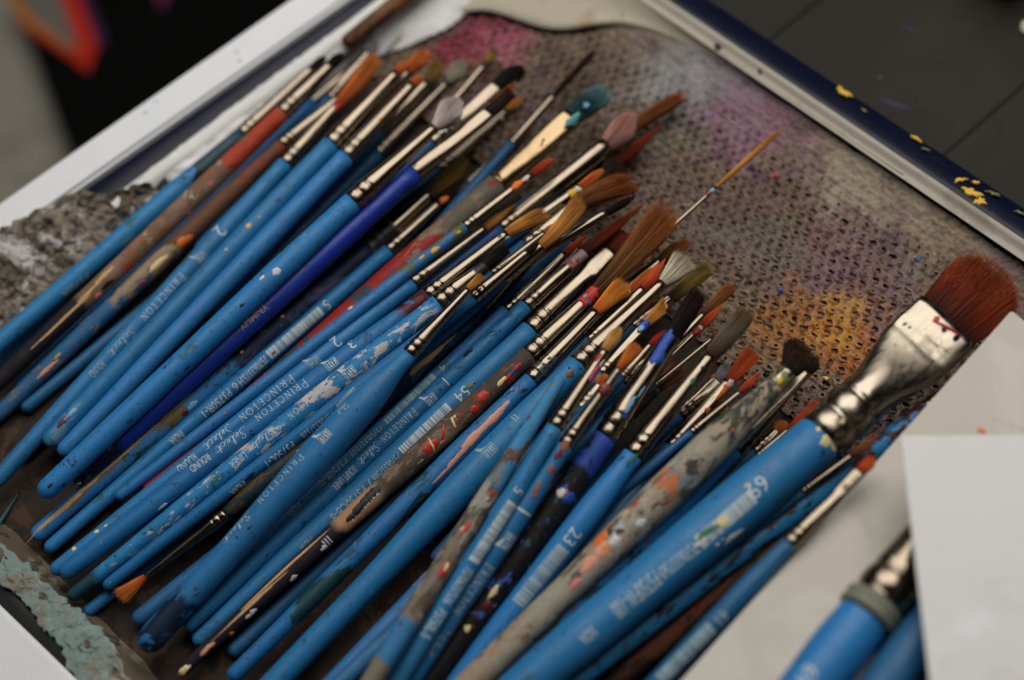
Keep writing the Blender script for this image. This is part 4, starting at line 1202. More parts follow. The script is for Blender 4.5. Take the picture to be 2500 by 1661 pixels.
B('b18', "worn blue brush covered in scraped white flakes", (168, 1462), (1074, 738), (1186, 650), (1238, 606), 50, jw=40, few=27, hair=('flat', 'black', 30, None), order=9, bw=30, rough=.4, specks=.9,
  lay=[(FLAKE, .62, .98, 330, .535, .45), (FLAKE, .12, .60, 330, .565, .40), (l_(170, 110, 90), .45, .9, 500, .68, .7), (TEALD, -.05, .07, 60, .2, 1)],
  text=[('logo', '', (846, 905), None, 5.0, W), ('serif', 'PRINCETON', (806, 938), (706, 1020), 2.8, W), ('script', 's', (672, 1048), (620, 1092), 3.2, W), ('sans', 'LINER', (600, 1110), (563, 1138), 2.4, W)],
  flay=[(BLACKP, .78, 1.1, 200, .30, 1), (l_(190, 110, 140), .8, 1.1, 300, .6, 1)])
B('b19', "slender blue brush marked INDIA lying beside the white-flaked one", (254, 1436), (1158, 726), (1288, 616), (1318, 590), 34, jw=28, few=18, hair=('round', 'dark', 18, None), order=8.9, base=(0.017, 0.15, 0.39, 1),
  text=[('bar', '', (868, 952), (826, 998), 2.4, Fd), ('sans', '75706337526', (814, 1010), (738, 1068), 2.3, Fd), ('sans', 'P3750L-1', (718, 1085), (652, 1135), 2.6, W), ('sans', 'INDIA', (600, 1180), (566, 1206), 2.4, W)],
  blobs=[('navy', (610, 1165), 5, 1.6, .05), ('navy', (595, 1180), 3, 1.2, .05)])
B('b24', "blue brush end under the small reversed brush's orange hair", (206, 1500), (900, 960), (980, 896), (1010, 870), 34, order=0, base=BLUE)
B('b21', "dull blue brush with a rounded end below the big swollen handle", (326, 1522), (1010, 975), (1090, 905), (1120, 880), 44, order=3.2, base=SHADE_BLUE, bw=38, zmin=(4, 6))
B('b22', "dark green-stained brush lying the other way round, orange hair fanned at the lower left", (900, 965), (548, 1258), (356, 1408), (288, 1462), 42, jw=30, few=14, hair=('fan', 'orange', 46, 260), order=7.2, base=l_(22, 54, 62), fer='round', tint=(0.31, 0.245, 0.165), zmin=(14, 6),
  lay=[(l_(30, 36, 24), .0, 1, 110, .5, .5), (l_(74, 60, 30), .7, .95, 90, .56, .6)], blobs=[('darkred', (648, 1160), 1.8, 1.2), ('orange', (728, 1102), 1.6, 1.2)])
B('b23', "dark teal-stained blue brush with a patch of bare pale wood, under the swollen handle", (640, 1250), (1181, 748), (1306, 614), (1322, 598), 42, jw=34, few=20, hair=('round', 'teal', 20, None), order=5, base=l_(30, 88, 128), specks=.9,
  lay=[(l_(18, 46, 62), .5, .82, 110, .44, .4), (l_(24, 56, 80), .84, 1.0, 200, .5, .6)], blobs=[('wood', (1060, 855), 20, 3.4, .1), ('wood', (1085, 832), 9, 3.0, .1), ('wood', (1030, 880), 12, 2.2, .1)],
  fblobs=[('lblue', (1308, 608), 4.2, 3.6, .8), ('ublue', (1318, 600), 2, 1.6, .7), ('red', (1294, 616), 2, 1.4, .4)])
B('f1', "thin silver-ferruled brush in the bundle behind the white-and-blue paint drop", (700, 1080), (1205, 668), (1330, 570), (1378, 540), 28, jw=22, few=17, hair=('point', 'gold', 26, None), order=6, base=SHADE_BLUE)
B('b20', "swollen blue brush tapering to a tiny silver ferrule, white maker's name along its edge", (345, 1586), (1002, 862), (1144, 707), (1180, 672), 76, jw=34, few=17, hair=('fan', 'gold', 26, None), order=12, prof='bulge', bw=60,
  lay=[(l_(14, 36, 60), -.05, .17, 200, .47, .5), (l_(46, 40, 44), 0, .2, 260, .6, .4)],
  text=[('logo', '', (784, 1062), None, 5.0, W), ('serif', 'PRINCETON', (738, 1112), (632, 1228), 2.4, W), ('script', 's', (612, 1252), (545, 1325), 2.6, W), ('script', 's', (850, 985), (825, 1010), 2.6, W)],
  blobs=[('black', (608, 1290), 1.2, .8), ('black', (578, 1312), .9, .7), ('black', (872, 1000), .5, .4), ('black', (782, 1110), .5, .4)])
B('b25', "slim blue brush numbered 4 with a tan barcode", (432, 1524), (1238, 756), (1380, 620), (1432, 573), 35, jw=30, few=20, hair=('point', 'red', 22, None), order=9.4, base=(0.021, 0.165, 0.39, 1),
  text=[('sans', '4', (1082, 899), None, 2.6, Fd), ('bar', '', (1062, 919), (944, 1034), 3.0, Fd), ('sans', '75706337539', (934, 1044), (858, 1114), 2.4, Fd), ('sans', 'P3750R-0', (848, 1124), (784, 1184), 2.6, Fd), ('sans', 'INDIA', (735, 1233), (706, 1259), 2.4, Fd)])
B('b26', "blue brush numbered 1 with dark specks and long reddish bristles", (452, 1538), (1287, 745), (1426, 618), (1578, 494), 42, jw=34, few=26, hair=('point', 'redbrown', 36, 330), order=10, specks=.8,
  lay=[(l_(20, 30, 40), .6, .95, 330, .60, .4), (DRED, .62, .8, 300, .63, .5)],
  text=[('sans', '1', (1088, 931), None, 3.0, W), ('logo', '', (1046, 972), None, 4.6, W), ('serif', 'PRINCETON', (1015, 1003), (934, 1077), 2.6, W), ('script', 's', (925, 1085), (878, 1132), 3.0, W), ('sans', 'SCRIPT LINER', (867, 1143), (815, 1192), 2.2, W)],
  flay=[(l_(150, 130, 130), .72, 1.1, 300, .30, 1), (RED, .72, 1.1, 380, .52, 1)])
B('b27', "blue brush numbered 54 with a wide flat silver ferrule", (474, 1574), (1300, 803), (1490, 610), (1532, 572), 60, jw=52, few=50, fth=18, fer='crimp', hair=('flat', 'redbrown', 52, 420), order=9.8, bw=34,
  text=[('sans', '54', (1129, 963), None, 3.4, W), ('bar', '', (1098, 994), (982, 1106), 3.6, W), ('sans', '75706337566', (976, 1112), (912, 1172), 2.5, Fd), ('sans', '7', (903, 1180), None, 2.4, Fd), ('sans', 'P3750CB-8', (892, 1194), (812, 1268), 3.0, Fd), ('sans', 'INDIA', (765, 1317), (735, 1342), 2.4, Fd)],
  blobs=[('olive', (1150, 940), 2.6, 1.6), ('green', (1138, 948), 1.8, 1.0), ('black', (1158, 936), .8, .6)])
B('b28', "wood-and-grey brush daubed with red, black lower handle and long brown hair", (436, 1646), (1296, 864), (1452, 718), (1642, 500), 52, jw=44, few=38, hair=('fan', 'brown', 96, 520), order=11, bw=28, base=l_(170, 136, 98), rough=.6,
  lay=[(l_(118, 106, 88), .55, 1.0, 90, .40, .5), (l_(80, 66, 54), .56, 1.0, 210, .50, .35), (l_(150, 62, 42), .60, 1.0, 170, .60, .4), (l_(196, 180, 150), .5, 1, 330, .63, .4), (l_(70, 60, 52), .84, 1.0, 150, .46, .7), (l_(40, 48, 96), .9, 1.0, 260, .56, .8), (l_(26, 20, 34), -.1, .44, 60, .08, 1), (l_(150, 52, 34), .8, 1.0, 300, .61, .7)],
  blobs=[('red', (1050, 1090), 6.5, 4.2), ('red', (1082, 1058), 5, 1.2, .16, .8), ('red', (1178, 968), 5, 3.6), ('red', (1160, 1000), 3.2, 2.6), ('cream', (1054, 1085), 6.5, .7, .3, 1.3), ('cream', (1107, 1032), 5, .8, .3, 1.2), ('cream', (1225, 932), 5, 1.6), ('red', (1236, 925), 6, 1.4), ('ublue', (1250, 910), 1.8, 1.2), ('red', (1262, 896), 4, 1.6),
         ('orange', (1080, 1080), 2.4, .8), ('black', (906, 1208), 8.5, 3.2, .1), ('black', (882, 1236), 9, 2.6, .1), ('black', (855, 1264), 4, 2.0, .1), ('white', (716, 1412), 3, 1.6), ('white', (618, 1494), 3, 1.6), ('white', (606, 1506), 2, 1.4), ('wood', (690, 1395), 36, 1.0), ('wood', (620, 1470), 30, .9), ('orange', (566, 1548), 1.8, 1.8), ('salmon', (505, 1585), 6, 1.6), ('cream', (446, 1640), 6, 2.2, .4), ('white', (790, 1338), 2.4, 1.4)],
  text=[('sans', '1', (858, 1266), None, 2.4, W), ('sans', 'LAIN', (878, 1244), (902, 1216), 2.4, W), ('sans', '"', (912, 1206), None, 2.2, W), ('sans', 'III', (806, 1316), (792, 1330), 2.6, W)],
  flay=[(BLACKP, .9, 1.2, 200, .5, 1)],
  fblobs=[('red', (1436, 730), 7, 5.6, .5), ('red', (1448, 716), 5, 5.4, .6), ('ublue', (1440, 742), 1.6, 1.2, .9), ('lblue', (1432, 728), 2.2, 1, .9)])
B('b29', "blue brush with a long peeled strip of pink wood and bright orange fanned hair", (560, 1660), (1300, 924), (1456, 762), (1530, 690), 46, jw=38, few=28, hair=('fan', 'bright', 60, 420), order=10.6, bw=36, specks=.9,
  lay=[(l_(22, 62, 70), .15, .66, 100, .5, .4), (OCH, .55, .75, 300, .6, .3), (l_(24, 40, 50), .7, 1, 420, .62, .5)],
  blobs=[('salmon', (1160, 1065), 14, 2.6, .1), ('salmon', (1205, 1020), 9, 2.4, .1), ('salmon', (1128, 1105), 14, 1.5, .1), ('salmon', (1090, 1148), 14, 1.0, .1), ('salmon', (1228, 995), 6, 1.6, .1)],
  flay=[(TEALD, .1, .3, 300, .5, 1)])
B('b30', "big swollen blue brush at the lower middle, long ferrule and dishevelled white hair", (600, 1742), (1415, 886), (1618, 692), (1680, 628), 74, jw=48, few=27, hair=('fan', 'white', 74, 420), order=11.6, prof='bulge', bw=56,
  text=[('sans', 'II', (1257, 1020), None, 2.6, Fd), ('logo', '', (1186, 1096), None, 5.4, Fd), ('script', 's', (1012, 1368), (956, 1420), 3.2, W), ('sans', 'ANGLE SHADER', (938, 1440), (848, 1528), 2.0, W)],
  lay=[(TEALD, .55, .66, 200, .6, .4)], blobs=[('brown', (1392, 914), 3.6, 2.4), ('black', (1390, 898), 1, 1), ('black', (1418, 900), .9, .5)])
B('h12', "dark blue rounded handle end pointing up among the silver ferrules", (1390, 582), (960, 950), (900, 1000), (880, 1020), 44, bw=38, order=7, base=(0.014, 0.085, 0.21, 1), nofer=True, zmin=(14, 8))
B('b31', "grey paint-caked handle lying crosswise on top, blunt end upward, red dabs along it", (1372, 920), (880, 1706), (800, 1830), (780, 1860), 46, bw=26, jw=44, order=16, prof='big', base=l_(124, 118, 104), rough=.6, nofer=True,
  lay=[(l_(70, 72, 66), .10, .75, 150, .51, .4), (l_(96, 80, 62), .1, .8, 260, .56, .4), (l_(176, 172, 160), .2, .8, 300, .60, .4), (l_(150, 150, 138), .2, .95, 130, .55, .4), (l_(60, 130, 176), .0, .38, 120, .53, .5), (l_(52, 118, 166), .78, .90, 60, .25, 1), (l_(104, 70, 50), .1, .3, 200, .58, .6)],
  blobs=[('red', (1142, 1285), 5, 1.6), ('red', (1085, 1392), 6, 2.6), ('cream', (1090, 1384), 4, 1.2, .3), ('red', (1200, 1205), 3, 1), ('darkred', (978, 1522), 1.6, 1.2), ('red', (1130, 1300), 3, 1.0)])
B('b32', "blue brush numbered 5 with a barcode, red and pink paint on its slim ferrule", (900, 1782), (1357, 1040), (1478, 856), (1520, 792), 42, jw=36, few=23, hair=('round', 'tan', 38, 330), order=14,
  text=[('sans', '5', (1266, 1199), None, 2.8, W), ('bar', '', (1253, 1228), (1156, 1372), 3.2, W), ('sans', '75706337536', (1148, 1388), (1090, 1474), 2.5, W), ('sans', 'P3750L-5', (1082, 1490), (1036, 1556), 2.8, W)],
  fblobs=[('red', (1455, 870), 3.4, 1.4), ('hotpink', (1448, 905), 5, 1.2), ('hotpink', (1440, 920), 2.5, 1.2), ('white', (1464, 885), 3, .9)])
B('b33', "blue brush numbered 1 with a crusted red ring on its ferrule and fluffy orange hair", (950, 1745), (1383, 1085), (1512, 900), (1558, 840), 45, jw=34, few=17, hair=('fan', 'orange', 38, 360), order=14.2, specks=.7,
  lay=[(l_(70, 60, 70), .22, .45, 200, .57, .5), (BROWN, .86, .97, 240, .58, .8)],
  text=[('sans', '1', (1280, 1250), None, 4.6, W), ('logo', '', (1232, 1322), None, 6.0, W), ('serif', 'PRINCETON', (1200, 1382), (1112, 1498), 3.2, W), ('script', 's', (1078, 1545), (1048, 1605), 3.8, Fd)],
  blobs=[('darkred', (1364, 1110), 4.4, 2.0), ('rust', (1380, 1090), 4, 3.0), ('rust', (1346, 1145), 3.2, 1.8), ('rust', (1311, 1192), 4.5, 1.6), ('rust', (1305, 1210), 2, 1)],
  fblobs=[('rust', (1476, 948), 4, 4.4, .8), ('darkred', (1470, 955), 3, 3, .9), ('darkred', (1482, 944), 2.5, 3, .8)])
B('b34', "thick black paint-spattered brush with blue on its ferrule and near-black hair", (1020, 1704), (1482, 1062), (1642, 820), (1716, 700), 60, jw=54, few=44, hair=('taper', 'maroon', 50, 420), order=15, base=l_(16, 15, 17), rough=.5, bw=50,
  lay=[(UB, .86, 1.02, 130, .38, .8), (l_(60, 90, 170), .3, .9, 160, .585, .7), (l_(130, 140, 160), .25, 1.0, 330, .66, .8), (l_(120, 110, 90), .2, .5, 140, .62, .6), (l_(60, 150, 170), .4, .95, 500, .69, .7)],
  blobs=[('white', (1370, 1203), 3.2, 3.0, .3), ('ublue', (1392, 1216), 4, 3.6, .25), ('pink', (1383, 1199), 1, 1, .3), ('cream', (1140, 1535), 2.4, 2.2, .3), ('cream', (1205, 1445), 5, 1.8, .3), ('darkred', (1190, 1478), 3.4, 2.6), ('white', (1300, 1390), 1.6, 1)],
  fblobs=[('ublue', (1630, 845), 9, 3.4, .1), ('ublue', (1615, 872), 7, 4.0, .1), ('ublue', (1640, 826), 5, 3.2, .1), ('lblue', (1545, 985), 5, 1.4, .15), ('lblue', (1570, 960), 5, .7, .15), ('lblue', (1535, 1000), 4, 1.4, .15), ('ublue', (1528, 1014), 3, 1.4, .15)])
B('b35', "blue brush numbered 23 with a grey-brown brush head and small black mark on the ferrule", (1060, 1742), (1549, 1107), (1736, 870), (1838, 748), 62, jw=46, few=36, hair=('taper', 'grey', 56, 440), order=14.4, bw=46,
  text=[('sans', '23', (1398, 1311), None, 3.6, W), ('bar', '', (1377, 1338), (1264, 1474), 4.0, Fd)],
  blobs=[('green', (1550, 1118), 3.4, 1.4), ('green', (1536, 1128), 2, .8)], fblobs=[('black', (1716, 900), 2.4, 2.2, .15), ('green', (1690, 928), 3, 1.4, .08)])
B('b36', "dark blue brush with an orange-smeared ferrule and squared orange hair", (1190, 1640), (1638, 1088), (1778, 933), (1838, 858), 36, jw=32, few=26, fth=18, hair=('flat', 'red', 48, 380), order=11, base=SHADE_BLUE, zmin=(6, 14),
  fblobs=[('orange', (1770, 940), 6, 3.0, .25), ('white', (1776, 932), 3, 3.2, .3), ('orange', (1723, 998), 2, 2, .2), ('orange', (1752, 958), 6, 1.4, .2)])
B('b37', "fat grey mottled brush handle caked in paint with orange smears", (1110, 1708), (1893, 940), (1926, 910), (1962, 868), 80, jw=44, few=38, hair=('fan', 'dark', 60, 300), order=17, prof='bulge', bw=62, base=l_(150, 142, 124), rough=.55, fer='plain',
  lay=[(l_(60, 62, 56), .45, 1, 160, .52, .5), (l_(96, 84, 66), .1, .7, 210, .54, .5), (l_(190, 184, 172), .1, .75, 260, .60, .5), (l_(176, 120, 84), .12, .6, 190, .60, .4), (l_(120, 134, 140), .62, .92, 100, .56, .6), (l_(158, 152, 136), .1, .8, 120, .52, .35), (l_(176, 176, 178), .35, .62, 200, .62, .6), (l_(80, 96, 70), .5, 1, 220, .60, .6), (l_(190, 110, 62), .25, .72, 150, .63, .5)],
  blobs=[('orange', (1465, 1315), 6, 3.0), ('salmon', (1468, 1345), 6, 4.2), ('orange', (1478, 1340), 3, 2.2), ('salmon', (1440, 1375), 7, 3.6), ('magenta', (1550, 1230), 5, 1.0), ('rust', (1612, 1165), 8, 2.2), ('orange', (1622, 1152), 5, 1.4), ('white', (1565, 1277), 3, 2.4), ('white', (1500, 1320), 3.4, 2.6), ('pink', (1405, 1425), 5, 2), ('orange', (1790, 1050), .9, .8)],
  flay=[(l_(110, 120, 70), -.2, 1.2, 300, .5, 1)], fblobs=[('yellow', (1904, 930), 2.4, 2.2, .3), ('green', (1890, 936), 2, 1.4, .2)])
B('b38', "blue brush with a buckled silver ferrule and a domed dark brown head", (1150, 1738), (1794, 1091), (1968, 906), (2000, 872), 66, jw=46, few=30, fth=22, hair=('round', 'dark', 40, 200), order=14.6, bw=54,
  lay=[(TEALD, .25, .62, 90, .52, .5), (l_(30, 40, 50), .5, .75, 260, .63, .6)], blobs=[('black', (1555, 1318), 2.4, 1.4, .1), ('brown', (1580, 1324), 2, 1.2, .1), ('brown', (1405, 1487), 2, 1.4)])
B('b39', "largest brush, huge blue handle numbered 69 with broad flat ferrule and red-brown bristles", (1160, 1776), (2012, 1062), (2313, 786), (2446, 660), 118, jw=110, few=168, fth=34, fer='crimp', hair=('filbert', 'redbrown', 226, 1100), order=18, bw=84, specks=.35, tint=(0.36, 0.31, 0.245), frough=0.2,
  text=[('sans', '69', (1850, 1190), None, 4.4, W), ('bar', '', (1838, 1212), (1706, 1326), 4.0, W), ('sans', '75706337569', (1700, 1334), (1612, 1404), 3.4, W), ('sans', 'P3750FW-100', (1606, 1408), (1500, 1496), 4.6, W), ('sans', 'INDIA', (1452, 1538), (1420, 1566), 3.0, W)],
  blobs=[('green', (1722, 1304), 7, 3.0, .12), ('green', (1748, 1288), 3, 1.6, .12), ('cream', (1765, 1272), 4.4, 3.0, .1), ('white', (1712, 1322), 6, 1.6, .13), ('white', (1790, 1310), 7, 1.6, .1), ('white', (1752, 1330), 1.4, 1, .1), ('white', (1764, 1318), .8, .6, .1),
         ('cream', (2022, 1075), 5.5, 3.2, .12), ('cream', (2040, 1092), 3, 3.0, .12), ('cream', (1998, 1048), 1.4, 1.6, .12), ('yellow', (1822, 1185), 2, .7, .05), ('black', (1858, 1155), .8, .6), ('grey', (1861, 1154), .9, .8)],
  flay=[(l_(20, 60, 40), .3, .6, 200, .68, .4)],
  fblobs=[('red', (2330, 812), 1.2, 12, .2, .35), ('red', (2300, 790), 2.4, 2, .2), ('navy', (2318, 815), 2, 1.6, .1), ('navy', (2350, 836), 3, 2.2, .1), ('green', (2220, 800), 1.6, 1.6, .1), ('green', (2232, 808), 1.2, 1.2, .1), ('cream', (2058, 1030), 2.0, 1.4, .1)])
B('b40', "flaked dark blue brush just right of the largest brush", (1290, 1752), (2262, 998), (2310, 960), (2340, 935), 48, jw=42, few=36, hair=('round', 'dark', 36, None), order=15.4, bw=40, specks=.9, z=(15, 24),
  lay=[(l_(22, 20, 22), .45, 1, 190, .55, .5), (l_(70, 24, 20), .8, 1.05, 110, .5, .6), (l_(20, 30, 50), .2, .6, 200, .6, .4), (l_(120, 80, 40), .6, .95, 360, .66, .6)])
B('b41', "small brush with a thin silver ferrule and brown hair peeking from under the largest brush", (1500, 1560), (1960, 1200), (2078, 1114), (2150, 1060), 24, jw=20, few=16, hair=('point', 'brown', 30, None), order=14, base=SHADE_BLUE, z=(14, 26))
B('b43', "rusty brown brush between the flaked blue brush and the white board", (1420, 1738), (2000, 1240), (2050, 1198), (2080, 1172), 46, jw=40, few=30, hair=('round', 'dark', 30, None), order=14.9, base=RUST, rough=.65, z=(10, 18),
  lay=[(l_(40, 24, 16), 0, 1, 110, .52, .4), (l_(110, 36, 22), .3, .6, 130, .58, .7), (l_(120, 84, 56), .1, .4, 120, .58, .5)])
B('b42', "blue brush with a crimped flat ferrule and clean orange tip resting on the board", (1538, 1736), (1930, 1326), (2101, 1151), (2134, 1117), 46, jw=36, few=28, fth=13, fer='crimp', hair=('filbert', 'red', 30, 300), order=30, bw=40, z=(27, 37), base=(0.016, 0.105, 0.24, 1),
  text=[('sans', '41', (1764, 1506), None, 2.8, Fd), ('bar', '', (1738, 1532), (1612, 1660), 3.4, Fd)])
B('b44', "large out-of-focus blue brush on the white board at lower right, grey collar round its ferrule", (1850, 1830), (2116, 1500), (2330, 1235), (2400, 1150), 112, jw=108, few=92, hair=('filbert', 'redbrown', 110, 200), order=31, bw=90, z=(42.6, 43.4), rough=.28, text=[('sans', '69', (1970, 1650), None, 4.0, W)])
B('b45', "blurred dark blue brush in the bottom right corner, half under the white card", (2060, 1810), (2290, 1500), (2440, 1310), (2500, 1230), 96, jw=88, few=70, hair=('filbert', 'redbrown', 90, 150), order=31, bw=80, z=(41.5, 42), base=SHADE_BLUE)
B('st', "thin teal pointed stick on the tray floor at the left edge", (44, 1206), (-60, 1372), (-90, 1420), (-100, 1440), 16, bw=5, jw=16, order=0, base=l_(24, 70, 84), nofer=True)
# --- heads and ferrules that show between the others
def head(key, label, joint, fend, tip, few, hair, order, base=SHADE_BLUE, zmin=None, back=620, **kw):
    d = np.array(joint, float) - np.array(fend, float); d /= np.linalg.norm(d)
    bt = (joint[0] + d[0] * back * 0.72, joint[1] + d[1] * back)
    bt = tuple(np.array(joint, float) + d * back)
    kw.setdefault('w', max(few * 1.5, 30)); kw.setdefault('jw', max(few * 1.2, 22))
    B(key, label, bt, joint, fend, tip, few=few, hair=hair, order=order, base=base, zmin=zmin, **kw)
B('t0', "brown wooden brush handle running out at the very top of the tray", (838, 110), (1060, -62), (1110, -100), (1140, -124), 40, bw=30, jw=38, order=40, base=l_(122, 76, 36), rough=.5, nofer=True, z=(15, 16), lay=[(l_(74, 46, 26), -.1, .5, 90, .46, .4)])
head('t2', "blurred brush with a rusty orange rounded head near the magenta stain", (880, 300), (994, 178), (1054, 118), 30, ('round', 'orange', 44, None), 3, zmin=(4, 8))
head('t3', "blurred brush with a dark olive head left of the pale oval one", (930, 320), (1040, 205), (1078, 140), 26, ('round', 'olive', 50, None), 2.5, zmin=(4, 7))
head('t4', "slim brush, silver ferrule ending in a yellow-brown tuft above the pale oval head", (1030, 340), (1184, 158), (1210, 118), 18, ('fan', 'olive', 34, None), 3, zmin=(4, 8))
head('t5', "dirty white ferrule brush under the leftmost orange bristles", (806, 240), (900, 130), (925, 100), 26, ('round', 'mauve', 26, None), 2.2, zmin=(4, 8), back=500)
head('h3', "brush with a jet-black flat head above a red-tipped one", (1060, 350), (1214, 212), (1290, 158), 34, ('round', 'black', 56, None), 3, zmin=(4, 8), fth=20)
head('h3b', "brown brush tipped with a bright red dab near the black head", (1040, 400), (1204, 262), (1262, 196), 30, ('point', 'brown', 36, None), 4, zmin=(5, 9), tint=(0.22, 0.15, 0.10), fblobs=[])
head('h9', "brush with a yellow-painted ferrule end and light orange pointed head", (1290, 550), (1416, 460), (1480, 408), 24, ('round', 'orange', 28, None), 5, zmin=(6, 12), fblobs=[('yellow', (1398, 472), 4, 3.4, .3), ('white', (1412, 462), 2, 3, .3)])
head('h10', "brush with long golden-brown hair spreading behind the silver ferrules", (1230, 680), (1322, 602), (1424, 484), 26, ('fan', 'gold', 50, None), 5.5, zmin=(6, 12))
head('h10b', "brush with very long dark brown hair lying over the grip mat", (1290, 600), (1392, 512), (1556, 440), 34, ('fan', 'brown', 76, 420), 4.6, zmin=(6, 11))
head('h10c', "brush with a broad dark brown hair fan behind the cream bent ferrule", (1300, 580), (1410, 500), (1520, 396), 30, ('fan', 'dark', 70, 380), 4.2, zmin=(5, 10))
head('h11', "thin brush with a bent cream ferrule and hardly any hair", (1300, 630), (1480, 520), (1560, 475), 18, ('round', 'dark', 22, None), 7, zmin=(8, 15))
head('h13', "tiny gold-ferruled brush tucked behind the short pointed orange head", (1330, 690), (1412, 606), (1440, 578), 12, ('point', 'brown', 14, None), 7, zmin=(8, 14), w=22, jw=16)
head('h15', "very thin liner brush with a long single golden lock reaching across the grip mat", (1600, 592), (1748, 458), (1924, 303), 9, ('taper', 'gold', 15, 140), 8, zmin=(8, 15), w=18, jw=12, fblobs=[('lblue', (1740, 466), 2.4, 1.6, .5), ('red', (1728, 474), 1.6, 1, .3)])
head('h16', "slim dark brown brush hair standing alone on the mat above the teal head", (1250, 350), (1352, 234), (1462, 116), 15, ('taper', 'dark', 20, 160), 2.4, zmin=(4, 7))
head('h17', "brush with a long brown lock behind the pink dome", (1400, 420), (1490, 350), (1690, 222), 30, ('taper', 'brown', 42, 330), 3.4, zmin=(4, 7))
head('h17b', "brush with a reddish brown pointed lock below the pink dome", (1400, 480), (1500, 404), (1618, 302), 26, ('point', 'redbrown', 36, None), 3.6, zmin=(4, 8))
head('h19', "brush with a bright red pointed head beside the dishevelled white hair", (1440, 830), (1570, 706), (1626, 630), 22, ('point', 'red', 30, None), 9, zmin=(8, 16))
head('h19b', "brush with an orange-brown wedge of hair left of the white hair", (1430, 800), (1540, 710), (1622, 640), 26, ('round', 'orange', 34, None), 8, zmin=(7, 14))
head('h20', "brush with dark golden hair curving behind the white hair", (1510, 720), (1610, 640), (1694, 582), 26, ('round', 'brown', 46, None), 7, zmin=(6, 11))
head('h21', "brush with olive-brown straggling hair to the right of the white hair", (1550, 800), (1636, 730), (1735, 646), 30, ('fan', 'olive', 48, None), 7, zmin=(6, 11))
head('h22', "brush with a square-cut golden head and blue paint on its ferrule", (1470, 910), (1578, 790), (1636, 736), 22, ('angle', 'gold', 40, None), 10, zmin=(8, 17), fth=14, fblobs=[('ublue', (1572, 796), 5, 3.4, .3), ('lblue', (1566, 802), 3, 2, .4)])
head('h23', "brush with a russet brown head leaning against the near-black hair", (1610, 880), (1718, 768), (1798, 690), 20, ('taper', 'brown', 34, None), 9, zmin=(8, 15))
head('h24', "brush with a red-smeared ferrule and slim reddish-orange head", (1570, 935), (1711, 800), (1766, 740), 18, ('point', 'red', 26, None), 11, zmin=(8, 17), fblobs=[('red', (1702, 806), 4, 3, .3), ('white', (1710, 800), 1.6, 2, .3)])
head('h25', "hair-thin silver ferrule brush passing in front of the grey-brown head", (1600, 940), (1740, 826), (1766, 800), 11, ('point', 'redbrown', 16, None), 11, zmin=(8, 16), w=22, jw=15)
head('h26', "brush whose head is clotted with bright red paint", (1520, 920), (1588, 842), (1632, 803), 12, ('round', 'redpaint', 18, None), 12, zmin=(8, 17), w=24, jw=17)
head('h27', "brush with a short brown fan between the blue-painted and plain ferrules", (1540, 1010), (1603, 950), (1662, 896), 24, ('fan', 'brown', 48, 360), 11.5, zmin=(8, 16), flay=[(BLACKP, -.2, .9, 160, .4, 1)])
head('h28', "white-ferruled thin brush with orange hair beside the fat grey handle", (1690, 1055), (1807, 958), (1860, 905), 12, ('point', 'red', 26, None), 13, zmin=(8, 18), w=26, jw=18)
head('h29', "thin brush with long straight orange-brown hair, left of the largest brush", (1850, 1112), (1922, 1051), (2004, 972), 13, ('taper', 'red', 24, 200), 14, zmin=(10, 18), w=26, jw=18)
head('h30', "brush with a curved cream ferrule and lilac painted tip under the squared orange hair", (1660, 1010), (1752, 930), (1786, 884), 30, ('round', 'mauve', 42, None), 11, zmin=(7, 15), fth=16, fblobs=[('orange', (1738, 916), 2, 2, .3)])
head('h34', "brush with a broad domed dark brown head behind the buckled silver ferrule", (1850, 1010), (1922, 930), (1962, 842), 40, ('filbert', 'dark', 128, 700), 13.2, zmin=(9, 17), fth=24)
head('h32', "brush with a flat white ferrule strip under the squared orange hair", (1672, 1000), (1792, 912), (1830, 890), 16, ('round', 'dark', 18, None), 10.5, zmin=(7, 14), w=24, jw=18)
head('h33', "brush with a dark blue painted handle stub between two orange-haired brushes", (1520, 935), (1580, 880), (1602, 858), 26, ('round', 'black', 26, None), 11.2, base=(0.015, 0.08, 0.18, 1), zmin=(9, 17), back=330, w=44, jw=40)
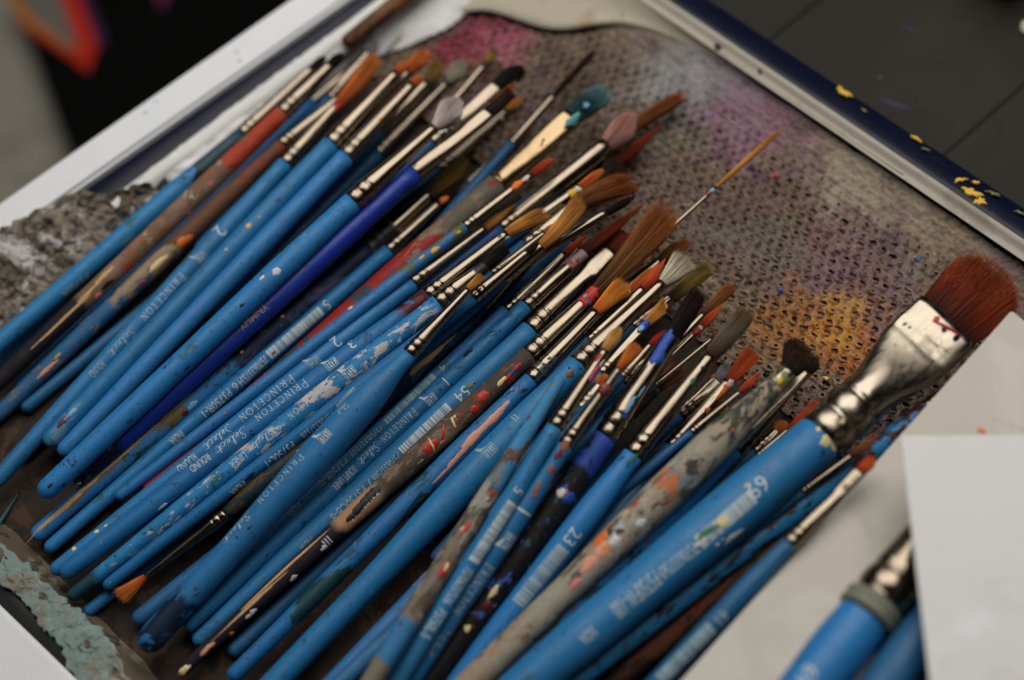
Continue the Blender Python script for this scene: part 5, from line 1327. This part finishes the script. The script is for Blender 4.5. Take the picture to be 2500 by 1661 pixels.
# --- deep filler handles that show in the gaps
def filler(key, label, butt, joint, w=40, base=SHADE_BLUE, **kw):
    j = np.array(joint, float); b_ = np.array(butt, float); d = (j - b_) / np.linalg.norm(j - b_)
    fe = tuple(j + d * 70); tp = tuple(j + d * 110)
    B(key, label, butt, joint, fe, tp, w, order=0.2, base=base, **kw)
filler('u1', "dark blue handle deep in the gap below the slender INDIA brush", (470, 1560), (1150, 890))
filler('u2', "dark blue handle deep under the lettered wooden brush", (560, 1600), (1330, 870))
filler('u3', "deep blue handle in the shadow right of the swollen lower brush, marked ROUND", (760, 1720), (1330, 1130), 46, base=(0.028, 0.14, 0.32, 1), zmin=(8, 10), text=[('sans', 'ROUND', (1036, 1398), (996, 1424), 3.0, Fd)])
filler('u4', "deep blue handle crossing below the grey caked handle at the bottom edge", (700, 1790), (1300, 1230), 44, base=(0.03, 0.15, 0.34, 1), zmin=(10, 12))
filler('u5', "dark blue handle under the black spattered brush", (1040, 1600), (1500, 980))
filler('u6', "dark blue handle under the fat grey handle", (1220, 1560), (1700, 1060), 46, zmin=(8, 12))
filler('u7', "dark blue handle under the barcode brush with the orange spot", (260, 1300), (1000, 640), 38)
filler('u8', "dark blue handle hidden between the two middle lettered brushes", (330, 1330), (1120, 700), 38)
filler('u9', "dark blue handle deep below the flat-ferruled brush", (640, 1480), (1420, 700), 40)
filler('u10', "dark blue handle deep between the bottom lettered brushes", (900, 1700), (1420, 1000), 42, zmin=(8, 10))
filler('u11', "dark blue handle under the left lettered brush", (120, 1060), (780, 420), 36)
filler('u12', "dark blue handle under the largest brush's left side", (1330, 1700), (1850, 1110), 50, zmin=(8, 12))

for i_, b_ in enumerate(BR):
    b_.idx = i_ + 1
    if b_.zmin is None and b_.z is None and b_.order >= 4:
        k_ = min(1, max(0, (b_.joint[0] - 650) / 1250))
        b_.zmin = (3.6 + 3 * k_, 6 + 12 * k_)
solve_heights()

for b_ in sorted(BR, key=lambda q: q.order):
    build_brush(b_)

# rubbery collar round the big brush at the lower right
for b_ in BR:
    if b_.key == 'b44':
        st = []
        for q, k in ((0, 1.06), (.4, 1.16), (1.6, 1.18), (2.2, 1.1), (2.6, 1.1), (3.2, 1.18), (4.4, 1.16), (4.8, 1.05)):
            st.append(((0, 0, b_.L - 1.0 + q), b_.rj * k, b_.rj * k, 2))
        V, Fc = ring_loft(st, 36, False, False)
        newmesh("collar", V, Fc, plain("grey_rubber", lin(120, 122, 108), .6, .2, 300), b_.root)
